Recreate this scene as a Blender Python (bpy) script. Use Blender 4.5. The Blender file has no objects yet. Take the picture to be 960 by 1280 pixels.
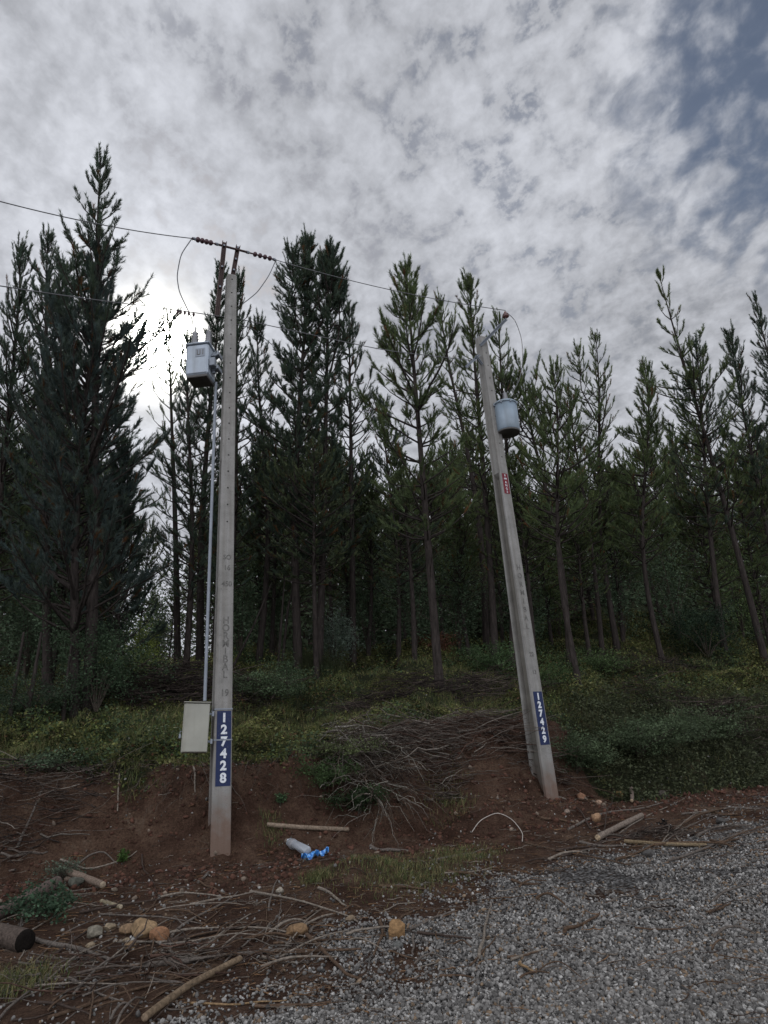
import bpy, math, numpy as np
from mathutils import Vector, Matrix
C = bpy.context.scene.collection
R = math.radians
rs = np.random.RandomState(7)

# ------------------------------------------------------------------ camera
F = 925.0
CAM = np.array([0.0, 0.0, 1.6])
M_cam = Matrix.Rotation(R(110), 3, 'X') @ Matrix.Rotation(R(-3.4), 3, 'Z')
Mc = np.array(M_cam)
cam = bpy.data.cameras.new('camera'); co = bpy.data.objects.new('camera', cam); C.objects.link(co)
co.matrix_world = Matrix.Translation(CAM) @ M_cam.to_4x4()
cam.sensor_fit = 'HORIZONTAL'; cam.sensor_width = 36; cam.lens = 36 * F / 960
cam.clip_start = .05; cam.clip_end = 5000
bpy.context.scene.camera = co

def ray(px, py):
    d = Mc @ np.array([(px - 480) / F, (640 - py) / F, -1.0])
    return d / np.linalg.norm(d)
def at(px, py, Y):            # world point seen there at distance Y
    d = ray(px, py); return CAM + d * (Y / d[1])
def proj(P):
    q = (np.asarray(P) - CAM) @ Mc
    return 480 + F * q[..., 0] / -q[..., 2], 640 - F * q[..., 1] / -q[..., 2]

# ------------------------------------------------------------------ noise / terrain
TAB = np.random.RandomState(3).rand(256, 256)
def vn(x, y):
    xi = np.floor(x).astype(int); yi = np.floor(y).astype(int)
    fx = x - xi; fy = y - yi; fx = fx*fx*(3-2*fx); fy = fy*fy*(3-2*fy)
    a = TAB[xi & 255, yi & 255]; b = TAB[(xi+1) & 255, yi & 255]
    c = TAB[xi & 255, (yi+1) & 255]; d = TAB[(xi+1) & 255, (yi+1) & 255]
    return (a*(1-fx)+b*fx)*(1-fy) + (c*(1-fx)+d*fx)*fy
def fbm(x, y, n=4):
    s = 0; a = 1; t = 0
    for i in range(n):
        s = s + a*vn(x*2**i + 17*i, y*2**i + 31*i); t += a; a *= .5
    return s/t
def ss(x, a, b):
    t = np.clip((x-a)/(b-a), 0, 1); return t*t*(3-2*t)
def gaus(x, y, cx, cy, r): return np.exp(-((x-cx)**2+(y-cy)**2)/(r*r))

TX = [-200, -30, -8, -2.5, 0, 3, 6, 10, 16, 60, 400]
TY = [20, 9.5, 10.8, 11.5, 12.3, 13.9, 15.6, 18, 22.5, 60, 380]
def toe(x): return np.interp(x, TX, TY)
def gplane(y): return np.interp(y, [-400, 0, 5, 8, 12, 14, 20, 30, 400], [-4, -.1, 0, .28, .75, 1.0, 1.42, 1.5, 1.5])
def terrain(x, y, fine=True):
    x = np.asarray(x, float); y = np.asarray(y, float)
    s = y - toe(x) + (fbm(x*.6, y*.6, 3)-.5)*.7
    base = gplane(np.minimum(y, toe(x)+.6))
    hb = 1.15 + .3*ss(x, -1, 1) - .2*ss(x, 3, 8) + (fbm(x*.35+9, y*.1+3, 2)-.5)*.5
    wd = .95 + 1.3*ss(x, 2.5, 6) + .5*(fbm(x*1.3+61, y*0+2, 2)-.5)
    z = base + hb*ss(s, -.25, wd)
    k = .29 + .16*ss(x, 3, 12)
    z = z + k*np.minimum(np.maximum(s-wd*.8, 0), 13) + .14*np.clip(s-14, 0, 60)
    z = z + ss(s, 1.2, 4)*(fbm(x*.45+50, y*.45+11, 4)-.5)*1.1
    # heaped soil between the poles and a clod by the litter
    z = z + .38*gaus(x, y, 1.6, 13.1, 1.1) + .16*gaus(x, y, -.55, 10.1, .45) + .1*gaus(x, y, 2.9, 12.9, .7)
    if fine:
        soil = np.exp(-((s-.2)/1.8)**2)
        z = z + soil*((fbm(x*3, y*3, 3)-.5)*.24 + (fbm(x*9, y*9, 2)-.5)*.09)
        z = z + (fbm(x*.8+5, y*.8, 3)-.5)*.10 + (fbm(x*9+5, y*9, 2)-.5)*.02
        z = z + ss(s, .8, 2)*((fbm(x*2.2+70, y*2.2, 3)-.5)*.5)
        z = z + ss(x, 3.0, 4.2)*ss(s, -.6, .3)*(1-ss(s, 2.5, 4))*(.12+.45*fbm(x*1.7, y*1.7, 3))
    return z
def ground(px, py, off=0.0):
    d = ray(px, py); t = np.arange(4, 90, .015)
    P = CAM + d*t[:, None]
    dz = P[:, 2]-terrain(P[:, 0], P[:, 1]); k = np.argmax(dz < 0) if (dz < 0).any() else np.argmin(dz)
    p = P[k].copy(); p[2] = terrain(p[0], p[1]) + off
    return p

GE = np.array([ground(a, b)[:2] for a, b in [(150, 1275), (330, 1190), (480, 1125), (600, 1085), (700, 1050), (800, 1010), (900, 985), (958, 965)]])
def gravel_amount(x, y):
    n = (fbm(x*1.5, y*1.5, 3)-.5)*1.3
    e = np.interp(x, GE[:, 0], GE[:, 1], left=GE[0, 1]-.9) - .9*ss(x, 2, 4)*(1-ss(x, 7, 10))
    n = n - .55*ss(fbm(x*.9+70, y*1.4, 3), .52, .66)
    return ss(e - y + n*2.0, -.5, 2.8)
def s_of(x, y): return y - toe(x) + (fbm(x*.6, y*.6, 3)-.5)*.7
def veg_amount(x, y):
    s = s_of(x, y); n = fbm(x*1.1+20, y*1.1, 3)-.5
    edge = .85 - 1.5*ss(x, 3.0, 4.0) + .3*ss(x, -.5, .5)*(1-ss(x, 2.6, 3.2))
    v = ss(s - edge + n*1.0, -.15, .35)
    return v

# ------------------------------------------------------------------ mesh helpers
def mesh_np(name, V, Fc, nv, col=None, smooth=False):
    """V (n,3), Fc flat array of indices, nv verts per face"""
    me = bpy.data.meshes.new(name)
    V = np.ascontiguousarray(V, dtype=np.float32); Fc = np.ascontiguousarray(Fc, dtype=np.int32).ravel()
    nf = len(Fc)//nv
    me.vertices.add(len(V)); me.vertices.foreach_set('co', V.ravel())
    me.loops.add(len(Fc)); me.loops.foreach_set('vertex_index', Fc)
    me.polygons.add(nf)
    me.polygons.foreach_set('loop_start', np.arange(0, nf*nv, nv, dtype=np.int32))
    me.polygons.foreach_set('loop_total', np.full(nf, nv, dtype=np.int32))
    me.polygons.foreach_set('use_smooth', np.full(nf, smooth, dtype=bool))
    if col is not None:
        a = me.color_attributes.new('Col', 'FLOAT_COLOR', 'POINT')
        c4 = np.ones((len(V), 4), dtype=np.float32); c4[:, :3] = col
        a.data.foreach_set('color', c4.ravel())
    me.update(calc_edges=True)
    return me
class MB:
    def __init__(s): s.v = []; s.f = []; s.sm = []; s.c = []
    def add(s, vs, fs, smooth=False, col=(1, 1, 1)):
        n = len(s.v); s.v += [tuple(map(float, p)) for p in vs]; s.f += [tuple(int(i)+n for i in f) for f in fs]
        s.sm += [smooth]*len(fs); s.c += [col]*len(vs); return s
    def box(s, c, d, m=None, bev=0, col=(1, 1, 1)):
        c = np.array(c, float); d = np.array(d, float)/2
        if bev:
            b = bev; V = []
            for sx in (-1, 1):
                for sy in (-1, 1):
                    for sz in (-1, 1):
                        for k in range(3):
                            q = np.array([sx, sy, sz])*d; q2 = q.copy()
                            for j in range(3):
                                if j != k: q2[j] -= np.array([sx, sy, sz])[j]*b
                            V.append(q2)
            import bmesh
            bm = bmesh.new()
            for q in V: bm.verts.new(q)
            bmesh.ops.convex_hull(bm, input=bm.verts)
            bm.verts.ensure_lookup_table(); bm.verts.index_update()
            vs = [np.array(x.co) for x in bm.verts]; fs = [[x.index for x in f.verts] for f in bm.faces]; bm.free()
        else:
            vs = [np.array([x, y, z])*d for x in (-1, 1) for y in (-1, 1) for z in (-1, 1)]
            fs = [(0, 1, 3, 2), (4, 6, 7, 5), (0, 4, 5, 1), (2, 3, 7, 6), (0, 2, 6, 4), (1, 5, 7, 3)]
        if m is not None: vs = [np.array(m) @ q for q in vs]
        return s.add([q+c for q in vs], fs, col=col)
    def tube(s, P, r, k=6, cap=True, col=(1, 1, 1)):
        P = np.array(P, float); n = len(P); r = np.full(n, r) if np.isscalar(r) else np.array(r)
        V = []
        T = np.gradient(P, axis=0); T /= np.linalg.norm(T, axis=1)[:, None]+1e-9
        a = np.cross(T[0], [0, 0, 1.0]);
        if np.linalg.norm(a) < .1: a = np.cross(T[0], [1.0, 0, 0])
        for i in range(n):
            a = a - T[i]*np.dot(a, T[i]); a /= np.linalg.norm(a)+1e-9; b = np.cross(T[i], a)
            for j in range(k):
                t = 2*math.pi*j/k; V.append(P[i]+r[i]*(a*math.cos(t)+b*math.sin(t)))
        fs = [(i*k+j, i*k+(j+1) % k, (i+1)*k+(j+1) % k, (i+1)*k+j) for i in range(n-1) for j in range(k)]
        s.add(V, fs, True, col)
        if cap:
            s.add(V[:k], [tuple(range(k))[::-1]], False, col); s.add(V[-k:], [tuple(range(k))], False, col)
        return s
    def lathe(s, prof, k=20, o=(0, 0, 0), axis=None, col=(1, 1, 1)):
        o = np.array(o, float); V = []
        Mx = np.eye(3) if axis is None else np.array(Vector(axis).to_track_quat('Z', 'Y').to_matrix())
        for r, z in prof:
            for j in range(k):
                t = 2*math.pi*j/k; V.append(o + Mx @ np.array([r*math.cos(t), r*math.sin(t), z]))
        n = len(prof)
        fs = [(i*k+j, i*k+(j+1) % k, (i+1)*k+(j+1) % k, (i+1)*k+j) for i in range(n-1) for j in range(k)]
        fs += [tuple(range(k))[::-1], tuple((n-1)*k+j for j in range(k))]
        return s.add(V, fs, k > 10, col)
    def mesh(s, name):
        me = bpy.data.meshes.new(name); me.from_pydata(s.v, [], s.f)
        me.polygons.foreach_set('use_smooth', np.array(s.sm, dtype=bool))
        a = me.color_attributes.new('Col', 'FLOAT_COLOR', 'POINT')
        c4 = np.ones((len(s.v), 4), dtype=np.float32); c4[:, :3] = np.array(s.c); a.data.foreach_set('color', c4.ravel())
        me.update(); return me
def link(name, me, mat, parent=None, loc=None):
    if isinstance(me, MB): me = me.mesh(name)
    o = bpy.data.objects.new(name, me); C.objects.link(o)
    if mat and not me.materials: me.materials.append(mat)
    if parent: o.parent = parent
    if loc is not None: o.location = loc
    return o
def tag(o, label=None, cat=None, group=None, kind=None):
    if label: o['label'] = label
    if cat: o['category'] = cat
    if group: o['group'] = group
    if kind: o['kind'] = kind
    return o
def empty(name, loc, label, cat, group=None):
    o = bpy.data.objects.new(name, None); C.objects.link(o); o.location = loc; o.empty_display_size = .2
    return tag(o, label, cat, group)

# ------------------------------------------------------------------ materials
def mat(name, build, rough=.85, spec=.2, metal=0):
    m = bpy.data.materials.new(name); m.use_nodes = True; nt = m.node_tree; nt.nodes.clear()
    out = nt.nodes.new('ShaderNodeOutputMaterial'); b = nt.nodes.new('ShaderNodeBsdfPrincipled')
    b.inputs['Roughness'].default_value = rough; b.inputs['Specular IOR Level'].default_value = spec
    b.inputs['Metallic'].default_value = metal
    nt.links.new(b.outputs[0], out.inputs[0]); build(nt, b, out); return m
def N(nt, t, **k):
    n = nt.nodes.new(t)
    for a, v in k.items():
        if a in n.inputs: n.inputs[a].default_value = v
        else: setattr(n, a, v)
    return n
def noise(nt, scale, detail=4, rough=.6, coord='Object', dist=0):
    tc = N(nt, 'ShaderNodeTexCoord'); n = N(nt, 'ShaderNodeTexNoise', Scale=scale, Detail=detail, Roughness=rough, Distortion=dist)
    nt.links.new(tc.outputs[coord], n.inputs['Vector']); return n.outputs['Fac']
def ramp(nt, src, stops):
    r = N(nt, 'ShaderNodeValToRGB'); e = r.color_ramp.elements
    e[0].position, e[0].color = stops[0][0], (*stops[0][1], 1); e[1].position, e[1].color = stops[-1][0], (*stops[-1][1], 1)
    for p, c in stops[1:-1]: x = e.new(p); x.color = (*c, 1)
    nt.links.new(src, r.inputs[0]); return r.outputs[0]
def mixc(nt, f, a, b, mode='MIX'):
    m = N(nt, 'ShaderNodeMix', data_type='RGBA', blend_type=mode)
    for i, v in ((0, f), (6, a), (7, b)):
        if hasattr(v, 'is_output'): nt.links.new(v, m.inputs[i])
        elif i == 0: m.inputs[0].default_value = v
        else: m.inputs[i].default_value = (*v, 1)
    return m.outputs[2]
def bump(nt, b, h, strength=.5, dist=.02):
    n = N(nt, 'ShaderNodeBump', Strength=strength, Distance=dist); nt.links.new(h, n.inputs['Height']); nt.links.new(n.outputs[0], b.inputs['Normal'])
def vcol(nt): return N(nt, 'ShaderNodeVertexColor', layer_name='Col').outputs[0]

def simple(name, c, rough=.6, var=.25, scale=8, metal=0, spec=.3, bmp=0, streak=False):
    def f(nt, b, out):
        n = noise(nt, scale, 6)
        lo = tuple(x*(1-var) for x in c); hi = tuple(min(1, x*(1+var)) for x in c)
        col = ramp(nt, n, [(.3, lo), (.7, hi)])
        if streak:
            tc = N(nt, 'ShaderNodeTexCoord'); mp = N(nt, 'ShaderNodeMapping'); mp.inputs['Scale'].default_value = (5, 5, .5)
            nt.links.new(tc.outputs['Object'], mp.inputs[0]); n2 = N(nt, 'ShaderNodeTexNoise', Scale=1.2, Detail=5); nt.links.new(mp.outputs[0], n2.inputs[0])
            col = mixc(nt, .5, col, ramp(nt, n2.outputs[0], [(.3, (.6, .56, .5)), (.55, (1, 1, 1))]), 'MULTIPLY')
        nt.links.new(col, b.inputs['Base Color'])
        if bmp: bump(nt, b, noise(nt, scale*9, 5), bmp, .01)
    return mat(name, f, rough, spec, metal)

def concrete(nt, b, out):
    tc = N(nt, 'ShaderNodeTexCoord')
    col = ramp(nt, noise(nt, 3.5, 8, .7), [(.3, (.20, .195, .183)), (.7, (.31, .30, .285))])
    mp = N(nt, 'ShaderNodeMapping'); mp.inputs['Scale'].default_value = (16, 16, .7); nt.links.new(tc.outputs['Object'], mp.inputs[0])
    n2 = N(nt, 'ShaderNodeTexNoise', Scale=1.0, Detail=6); nt.links.new(mp.outputs[0], n2.inputs[0])
    col = mixc(nt, .75, col, ramp(nt, n2.outputs[0], [(.35, (.72, .70, .66)), (.62, (1, 1, 1))]), 'MULTIPLY')
    n3 = noise(nt, 55, 3, .6); col = mixc(nt, 1, col, ramp(nt, n3, [(.27, (.55, .53, .5)), (.40, (1, 1, 1))]), 'MULTIPLY')
    # mud splashed on the foot
    sep = N(nt, 'ShaderNodeSeparateXYZ'); nt.links.new(tc.outputs['Object'], sep.inputs[0])
    ad = N(nt, 'ShaderNodeMath', operation='MULTIPLY_ADD'); nt.links.new(noise(nt, 7, 4), ad.inputs[0]); ad.inputs[1].default_value = -.9; nt.links.new(sep.outputs[2], ad.inputs[2])
    fac = N(nt, 'ShaderNodeMapRange'); nt.links.new(ad.outputs[0], fac.inputs[0]); fac.inputs[1].default_value = -.45; fac.inputs[2].default_value = .12; fac.inputs[3].default_value = .8; fac.inputs[4].default_value = 0
    col = mixc(nt, fac.outputs[0], col, (.13, .075, .05))
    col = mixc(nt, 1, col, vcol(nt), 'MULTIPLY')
    nt.links.new(col, b.inputs['Base Color'])
    mx = N(nt, 'ShaderNodeMath', operation='ADD'); nt.links.new(noise(nt, 60, 5), mx.inputs[0]); nt.links.new(n3, mx.inputs[1])
    bump(nt, b, mx.outputs[0], .5, .006)
M_conc = mat('concrete', concrete, .9, .15)
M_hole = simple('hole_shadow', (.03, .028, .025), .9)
M_engr = simple('engraved_paint', (.13, .125, .115), .9, .4, 30)
def worn(c, worn_c, lo=.32, hi=.40, sc=26):
    def f(nt, b, out):
        nt.links.new(ramp(nt, noise(nt, sc, 5, .7), [(lo, worn_c), (hi, c)]), b.inputs['Base Color'])
    return f
M_blue = mat('blue_paint', worn((.010, .020, .070), (.06, .065, .085)), .6, .3)
M_white = mat('white_paint', worn((.66, .68, .70), (.25, .28, .36), .36, .46, 34), .6, .3)
M_red = mat('red_paint', worn((.14, .004, .012), (.09, .01, .016)), .45, .3)
M_tank = simple('grey_tank_paint', (.36, .41, .47), .35, .1, 5, 0, .5, streak=True)
M_tankblue = simple('blue_grey_tank_paint', (.22, .275, .33), .3, .12, 5, 0, .5, streak=True)
M_tankdark = simple('dark_tank_base', (.10, .095, .09), .6)
M_meter = simple('meter_box_paint', (.30, .295, .25), .45, .1, 4, 0, .4, streak=True)
M_galv = simple('galvanised_steel', (.22, .24, .27), .55, .18, 3, .2, .3)
M_rust = simple('brown_steel', (.065, .042, .038), .7, .35, 10, .1)
M_porc = simple('brown_porcelain', (.12, .05, .045), .25, .2, 5, 0, .6)
M_polymer = simple('dark_red_polymer', (.075, .04, .045), .5, .2, 5)
M_greyporc = simple('grey_porcelain', (.22, .22, .23), .3, .2, 5, 0, .6)
M_wire = simple('weathered_wire', (.13, .13, .135), .5, .2, 5, .4)
M_cable = simple('pale_cable', (.38, .34, .30), .7, .2, 20)
def vc_mat(name, rough=.8, spec=.15, sc=30, trans=0.0, var=(.7, 1.25), bmp=0):
    def f(nt, b, out):
        n = noise(nt, sc, 4); v = ramp(nt, n, [(.3, (var[0],)*3), (.7, (min(var[1], 1.0),)*3)])
        col = mixc(nt, 1, vcol(nt), v, 'MULTIPLY'); nt.links.new(col, b.inputs['Base Color'])
        if bmp: bump(nt, b, noise(nt, sc*2, 5), bmp, .01)
        if trans:
            t = N(nt, 'ShaderNodeBsdfTranslucent'); nt.links.new(col, t.inputs[0]); mx = N(nt, 'ShaderNodeMixShader'); mx.inputs[0].default_value = trans
            nt.links.new(b.outputs[0], mx.inputs[1]); nt.links.new(t.outputs[0], mx.inputs[2]); nt.links.new(mx.outputs[0], out.inputs[0])
    return mat(name, f, rough, spec)
M_leaf = vc_mat('leaf', .6, .12, 3, .3)
M_needle = vc_mat('needles', .65, .12, 2, .33)
M_twig = vc_mat('twig_bark', .9, .1, 38, 0, (.35, 1.0), .7)
M_stone = vc_mat('stone', .85, .2, 45, 0, (.55, 1.0), .6)
def bark(nt, b, out):
    tc = N(nt, 'ShaderNodeTexCoord'); mp = N(nt, 'ShaderNodeMapping'); mp.inputs['Scale'].default_value = (9, 9, 1.6)
    nt.links.new(tc.outputs['Object'], mp.inputs[0]); n = N(nt, 'ShaderNodeTexNoise', Scale=2.2, Detail=7, Roughness=.7); nt.links.new(mp.outputs[0], n.inputs[0])
    c = ramp(nt, n.outputs[0], [(.3, (.014, .012, .011)), (.6, (.050, .041, .037)), (.78, (.10, .09, .082))])
    nt.links.new(mixc(nt, 1, c, vcol(nt), 'MULTIPLY'), b.inputs['Base Color']); bump(nt, b, n.outputs[0], .9, .03)
M_bark = mat('pine_bark', bark, .95, .05)

def ground_mat(nt, b, out):
    tc = N(nt, 'ShaderNodeTexCoord'); P = tc.outputs['Object']
    sp = N(nt, 'ShaderNodeSeparateColor'); nt.links.new(vcol(nt), sp.inputs[0])
    soil = ramp(nt, noise(nt, 1.8, 8, .7), [(.28, (.040, .020, .013)), (.45, (.080, .046, .032)), (.6, (.135, .084, .058)), (.75, (.20, .15, .11))])
    soil = mixc(nt, .8, soil, ramp(nt, noise(nt, 35, 5, .7), [(.35, (.35, .33, .3)), (.62, (1, 1, 1))]), 'MULTIPLY')
    v = N(nt, 'ShaderNodeTexVoronoi', Scale=24.0); nt.links.new(P, v.inputs['Vector'])
    gc = ramp(nt, v.outputs['Color'], [(.1, (.10, .098, .095)), (.5, (.20, .195, .19)), (.9, (.32, .31, .30))])
    gd = ramp(nt, v.outputs['Distance'], [(.3, (1, 1, 1)), (.68, (.25, .22, .2))])
    grav = mixc(nt, 1, gc, gd, 'MULTIPLY')
    vg = ramp(nt, noise(nt, 3, 7, .7), [(.3, (.014, .015, .009)), (.5, (.028, .033, .016)), (.7, (.055, .045, .028))])
    # sharpen the masks with fine noise
    def sharp(m, lo, hi):
        a = N(nt, 'ShaderNodeMath', operation='MULTIPLY_ADD'); nt.links.new(noise(nt, 14, 5, .75), a.inputs[0]); a.inputs[1].default_value = .9; nt.links.new(m, a.inputs[2])
        r = N(nt, 'ShaderNodeMapRange'); nt.links.new(a.outputs[0], r.inputs[0]); r.inputs[1].default_value = lo; r.inputs[2].default_value = hi; return r.outputs[0]
    col = mixc(nt, sharp(sp.outputs[0], .8, 1.05), soil, grav)
    col = mixc(nt, sharp(sp.outputs[1], .8, 1.1), col, vg)
    nt.links.new(col, b.inputs['Base Color'])
    h = N(nt, 'ShaderNodeMath', operation='SUBTRACT'); nt.links.new(noise(nt, 30, 8, .7), h.inputs[0])
    hm = N(nt, 'ShaderNodeMath', operation='MULTIPLY'); nt.links.new(v.outputs['Distance'], hm.inputs[0]); nt.links.new(sp.outputs[0], hm.inputs[1]); nt.links.new(hm.outputs[0], h.inputs[1])
    bump(nt, b, h.outputs[0], 1.0, .08)
M_ground = mat('ground', ground_mat, .95, .08)

# ------------------------------------------------------------------ ground sheet
def axis(a, b, step, far_lo, far_hi, g=1.16):
    m = list(np.arange(a, b, step)); lo = []; x, st = a, step
    while x > far_lo: st *= g; x -= st; lo.append(x)
    hi = []; x, st = m[-1], step
    while x < far_hi: st *= g; x += st; hi.append(x)
    return np.array(lo[::-1]+m+hi)
gx = axis(-11, 15, .06, -1500, 1500); gy = axis(4.2, 24, .055, -800, 2500)
GX, GY = np.meshgrid(gx, gy); GZ = terrain(GX, GY)
V = np.stack([GX, GY, GZ], -1).reshape(-1, 3)
nx, ny = len(gx), len(gy)
ii = (np.arange(ny-1)[:, None]*nx + np.arange(nx-1)[None]).ravel()
Fq = np.stack([ii, ii+1, ii+nx+1, ii+nx], -1)
gm = gravel_amount(GX, GY); vm = veg_amount(GX, GY)
col = np.stack([gm.ravel(), vm.ravel(), np.zeros(gm.size)], -1)
link('ground', mesh_np('ground', V, Fq, 4, col, True), M_ground)['kind'] = 'structure'

# ------------------------------------------------------------------ stones
def ico():
    import bmesh
    bm = bmesh.new(); bmesh.ops.create_icosphere(bm, subdivisions=1, radius=1); v = np.array([x.co[:] for x in bm.verts]); f = np.array([[x.index for x in q.verts] for q in bm.faces]); bm.free(); return v, f
IV, IF = ico()
def rotm(n, rng):
    q = rng.randn(n, 4); q /= np.linalg.norm(q, axis=1)[:, None]; w, x, y, z = q.T
    return np.stack([1-2*(y*y+z*z), 2*(x*y-z*w), 2*(x*z+y*w), 2*(x*y+z*w), 1-2*(x*x+z*z), 2*(y*z-x*w), 2*(x*z-y*w), 2*(y*z+x*w), 1-2*(x*x+y*y)], -1).reshape(n, 3, 3)
def stones(P, size, cols, rng, jag=.22):
    n = len(P)
    sc = size[:, None]*np.stack([rng.uniform(.8, 1.35, n), rng.uniform(.65, 1.0, n), rng.uniform(.45, .8, n)], -1)
    v = IV[None]*(1+rng.uniform(-jag, jag, (n, len(IV), 1)))*sc[:, None, :]
    v = np.einsum('nij,nkj->nki', rotm(n, rng), v) + P[:, None, :]
    f = (IF[None] + (np.arange(n)*len(IV))[:, None, None]).reshape(-1, 3)
    return v.reshape(-1, 3), f, np.repeat(cols, len(IV), axis=0)
rng = np.random.RandomState(11)
def in_view(x, y, z, m=30):
    px, py = proj(np.stack([x, y, z], -1)); return (px > -m) & (px < 960+m) & (py < 1280+m) & (py > -m)
def scatter(n, x0, x1, y0, y1, rng, m=40):
    x = rng.uniform(x0, x1, n); y = rng.uniform(y0, y1, n); z = terrain(x, y); k = in_view(x, y, z, m); return x[k], y[k], z[k]
n = 330000
y = 4.9 + 17*rng.rand(n)**1.7; x = (rng.rand(n)*1.25-.62)*y*1.05
x = x[:]; z = terrain(x, y)
g = gravel_amount(x, y)
# clear bald dirt patches in the gravel
k = in_view(x, y, z) & (rng.rand(n) < np.clip(g, .02, 1)*(1-.35*ss(y, 9, 13))*ss(fbm(x*1.3+3, y*1.3+8, 3)+.35*(1-ss(y, 7, 10)), .24, .50)*.98+.006*(s_of(x, y) < 0))
x, y, z = x[k], y[k], z[k]; n = len(x)
if n > 115000: x, y, z = x[:115000], y[:115000], z[:115000]; n = 115000
size = rng.uniform(.007, .019, n)*(1+.5*(rng.rand(n) < .1)) * (1+np.clip(y-11, 0, 8)*.04)
base = rng.choice(6, n, p=[.30, .28, .18, .1, .08, .06])
pal = np.array([[.15, .142, .132], [.235, .223, .208], [.31, .296, .276], [.08, .076, .072], [.42, .405, .38], [.23, .165, .11]])
cols = pal[base]*rng.uniform(.7, 1.25, (n, 1))
v, f, c = stones(np.stack([x, y, z+size*rng.uniform(.1, .9, n)], -1), size, cols, rng)
o = link('gravel', mesh_np('gravel', v, f, 3, c, True), M_stone); tag(o, 'loose grey gravel spread over the road edge', 'gravel', kind='stuff')
print('stones', n)
# crumbs of red soil on the bank
x, y, z = scatter(110000, -9, 12, 7.5, 17, rng)
k = (np.abs(s_of(x, y)-.1) < 2.1) & (veg_amount(x, y) < .6) & (gravel_amount(x, y) < .7) & (rng.rand(len(x)) < .75*fbm(x*1.5, y*1.5, 3)); x, y, z = x[k], y[k], z[k]; n = len(x)
size = .006+.040*rng.rand(n)**3.2
cols = np.array([.09, .042, .028])*rng.uniform(.5, 1.5, (n, 1)); q = rng.rand(n) < .06; cols[q] = np.array([.22, .17, .13])*rng.uniform(.7, 1.2, (q.sum(), 1))
v, f, c = stones(np.stack([x, y, z+size*.3], -1), size, cols, rng, .35)
o = link('soil_crumbs', mesh_np('soil_crumbs', v, f, 3, c, True), M_stone); tag(o, 'crumbled red brown clods on the bare bank', 'soil clods', kind='stuff')

# individual rocks
def rock(px, py, wpx, col, label, group=None, name='rock', flat=.7):
    import bmesh
    p = ground(px, py); zc = -((p-CAM) @ Mc)[2]; r = wpx/2*zc/F*1.08
    bm = bmesh.new(); bmesh.ops.create_icosphere(bm, subdivisions=4, radius=1)
    seed = rs.rand(3)*50
    v = np.array([x.co[:] for x in bm.verts]); f = np.array([[x.index for x in q.verts] for q in bm.faces]); bm.free()
    for d in rs.randn(14, 3):
        d /= np.linalg.norm(d); h = v @ d; lim = rs.uniform(.62, .9); v = v - np.maximum(h-lim, 0)[:, None]*d*.85
    nn = fbm(v[:, 0]*2+seed[0]+v[:, 2]*1.3, v[:, 1]*2+seed[1]+v[:, 2], 4)-.5
    v = v*(1+nn[:, None]*.3)*np.array([1, .8, flat])*r
    cc = np.array(col)*(.45+1.0*fbm(v[:, 0]*3/r+seed[0], v[:, 2]*3/r+v[:, 1]*2/r, 4))[:, None]
    o = link(name, mesh_np(name, v, f, 3, cc, True), M_stone, loc=(p[0], p[1], p[2]+r*flat*.62)); o.rotation_euler = (0, 0, rs.uniform(-.6, .6))
    return tag(o, label, 'rock', group)
OR = (.26, .16, .09); OR2 = (.27, .14, .075); TAN = (.27, .21, .14)
rock(398/2+0, 1176, 26, OR2, 'rounded orange brown rock, rightmost and reddest of the rock cluster')
rock(179, 1170, 33, (.30, .20, .11), 'largest tan boulder of the small rock cluster left of the pole')
rock(160, 1168, 20, (.26, .17, .1), 'medium tan rock touching the left side of the largest clustered boulder')
rock(162, 1186, 16, (.28, .19, .11), 'low pale rock lying in front of the rock cluster')
rock(137, 1163, 15, TAN, 'small round tan rock behind the grey rock at the cluster left end')
rock(117, 1172, 22, (.2, .18, .14), 'greyish flat rock at the left end of the rock cluster')
rock(113, 1185, 11, TAN, 'tiny tan rock under the greyish flat rock')
rock(158, 1178, 9, TAN, 'pebble sized tan rock wedged between the clustered rocks')
rock(497, 1172, 26, (.30, .18, .085), 'bright ochre rock alone on the grey gravel in the foreground', flat=.9)
rock(497, 1186, 14, (.14, .14, .13), 'dark grey stone pressed against the front of the ochre rock')
rock(373, 1170, 32, (.24, .15, .08), 'brown slab like rock among the sticks at the gravel edge', flat=.5)
rock(350, 1116, 11, (.35, .31, .25), 'pale round stone on the bare soil in front of the left pole')
rock(438, 1153, 13, (.24, .18, .12), 'dusty beige stone half sunk in the dirt between the poles')
rock(745, 1026, 15, (.36, .22, .13), 'orange split stone beside the long thin branch')
rock(727, 1000, 13, (.33, .18, .11), 'orange stone lying right of the leaning pole foot')
rock(774, 995, 11, (.38, .23, .1), 'yellow orange stone below the dark green bank')
rock(749, 1006, 9, (.4, .27, .19), 'small pinkish stone between two orange stones')
rock(709, 1017, 9, (.25, .19, .15), 'small dull brown stone nearest the leaning pole foot')
rock(811, 1072, 16, (.09, .085, .08), 'dark stone with a pale cap on the gravel edge')
rock(901, 1030, 14, (.08, .075, .07), 'dark flat stone near the right end of the stick heap')
rock(95, 1108, 20, (.10, .10, .08), 'mossy grey stone beside the cut stick on the left bank')
rock(143, 1114, 8, (.2, .16, .12), 'small brown stone on the left bare slope')
rock(827, 998, 16, (.10, .085, .07), 'dark lump of stone below the green bank on the right')

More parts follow.
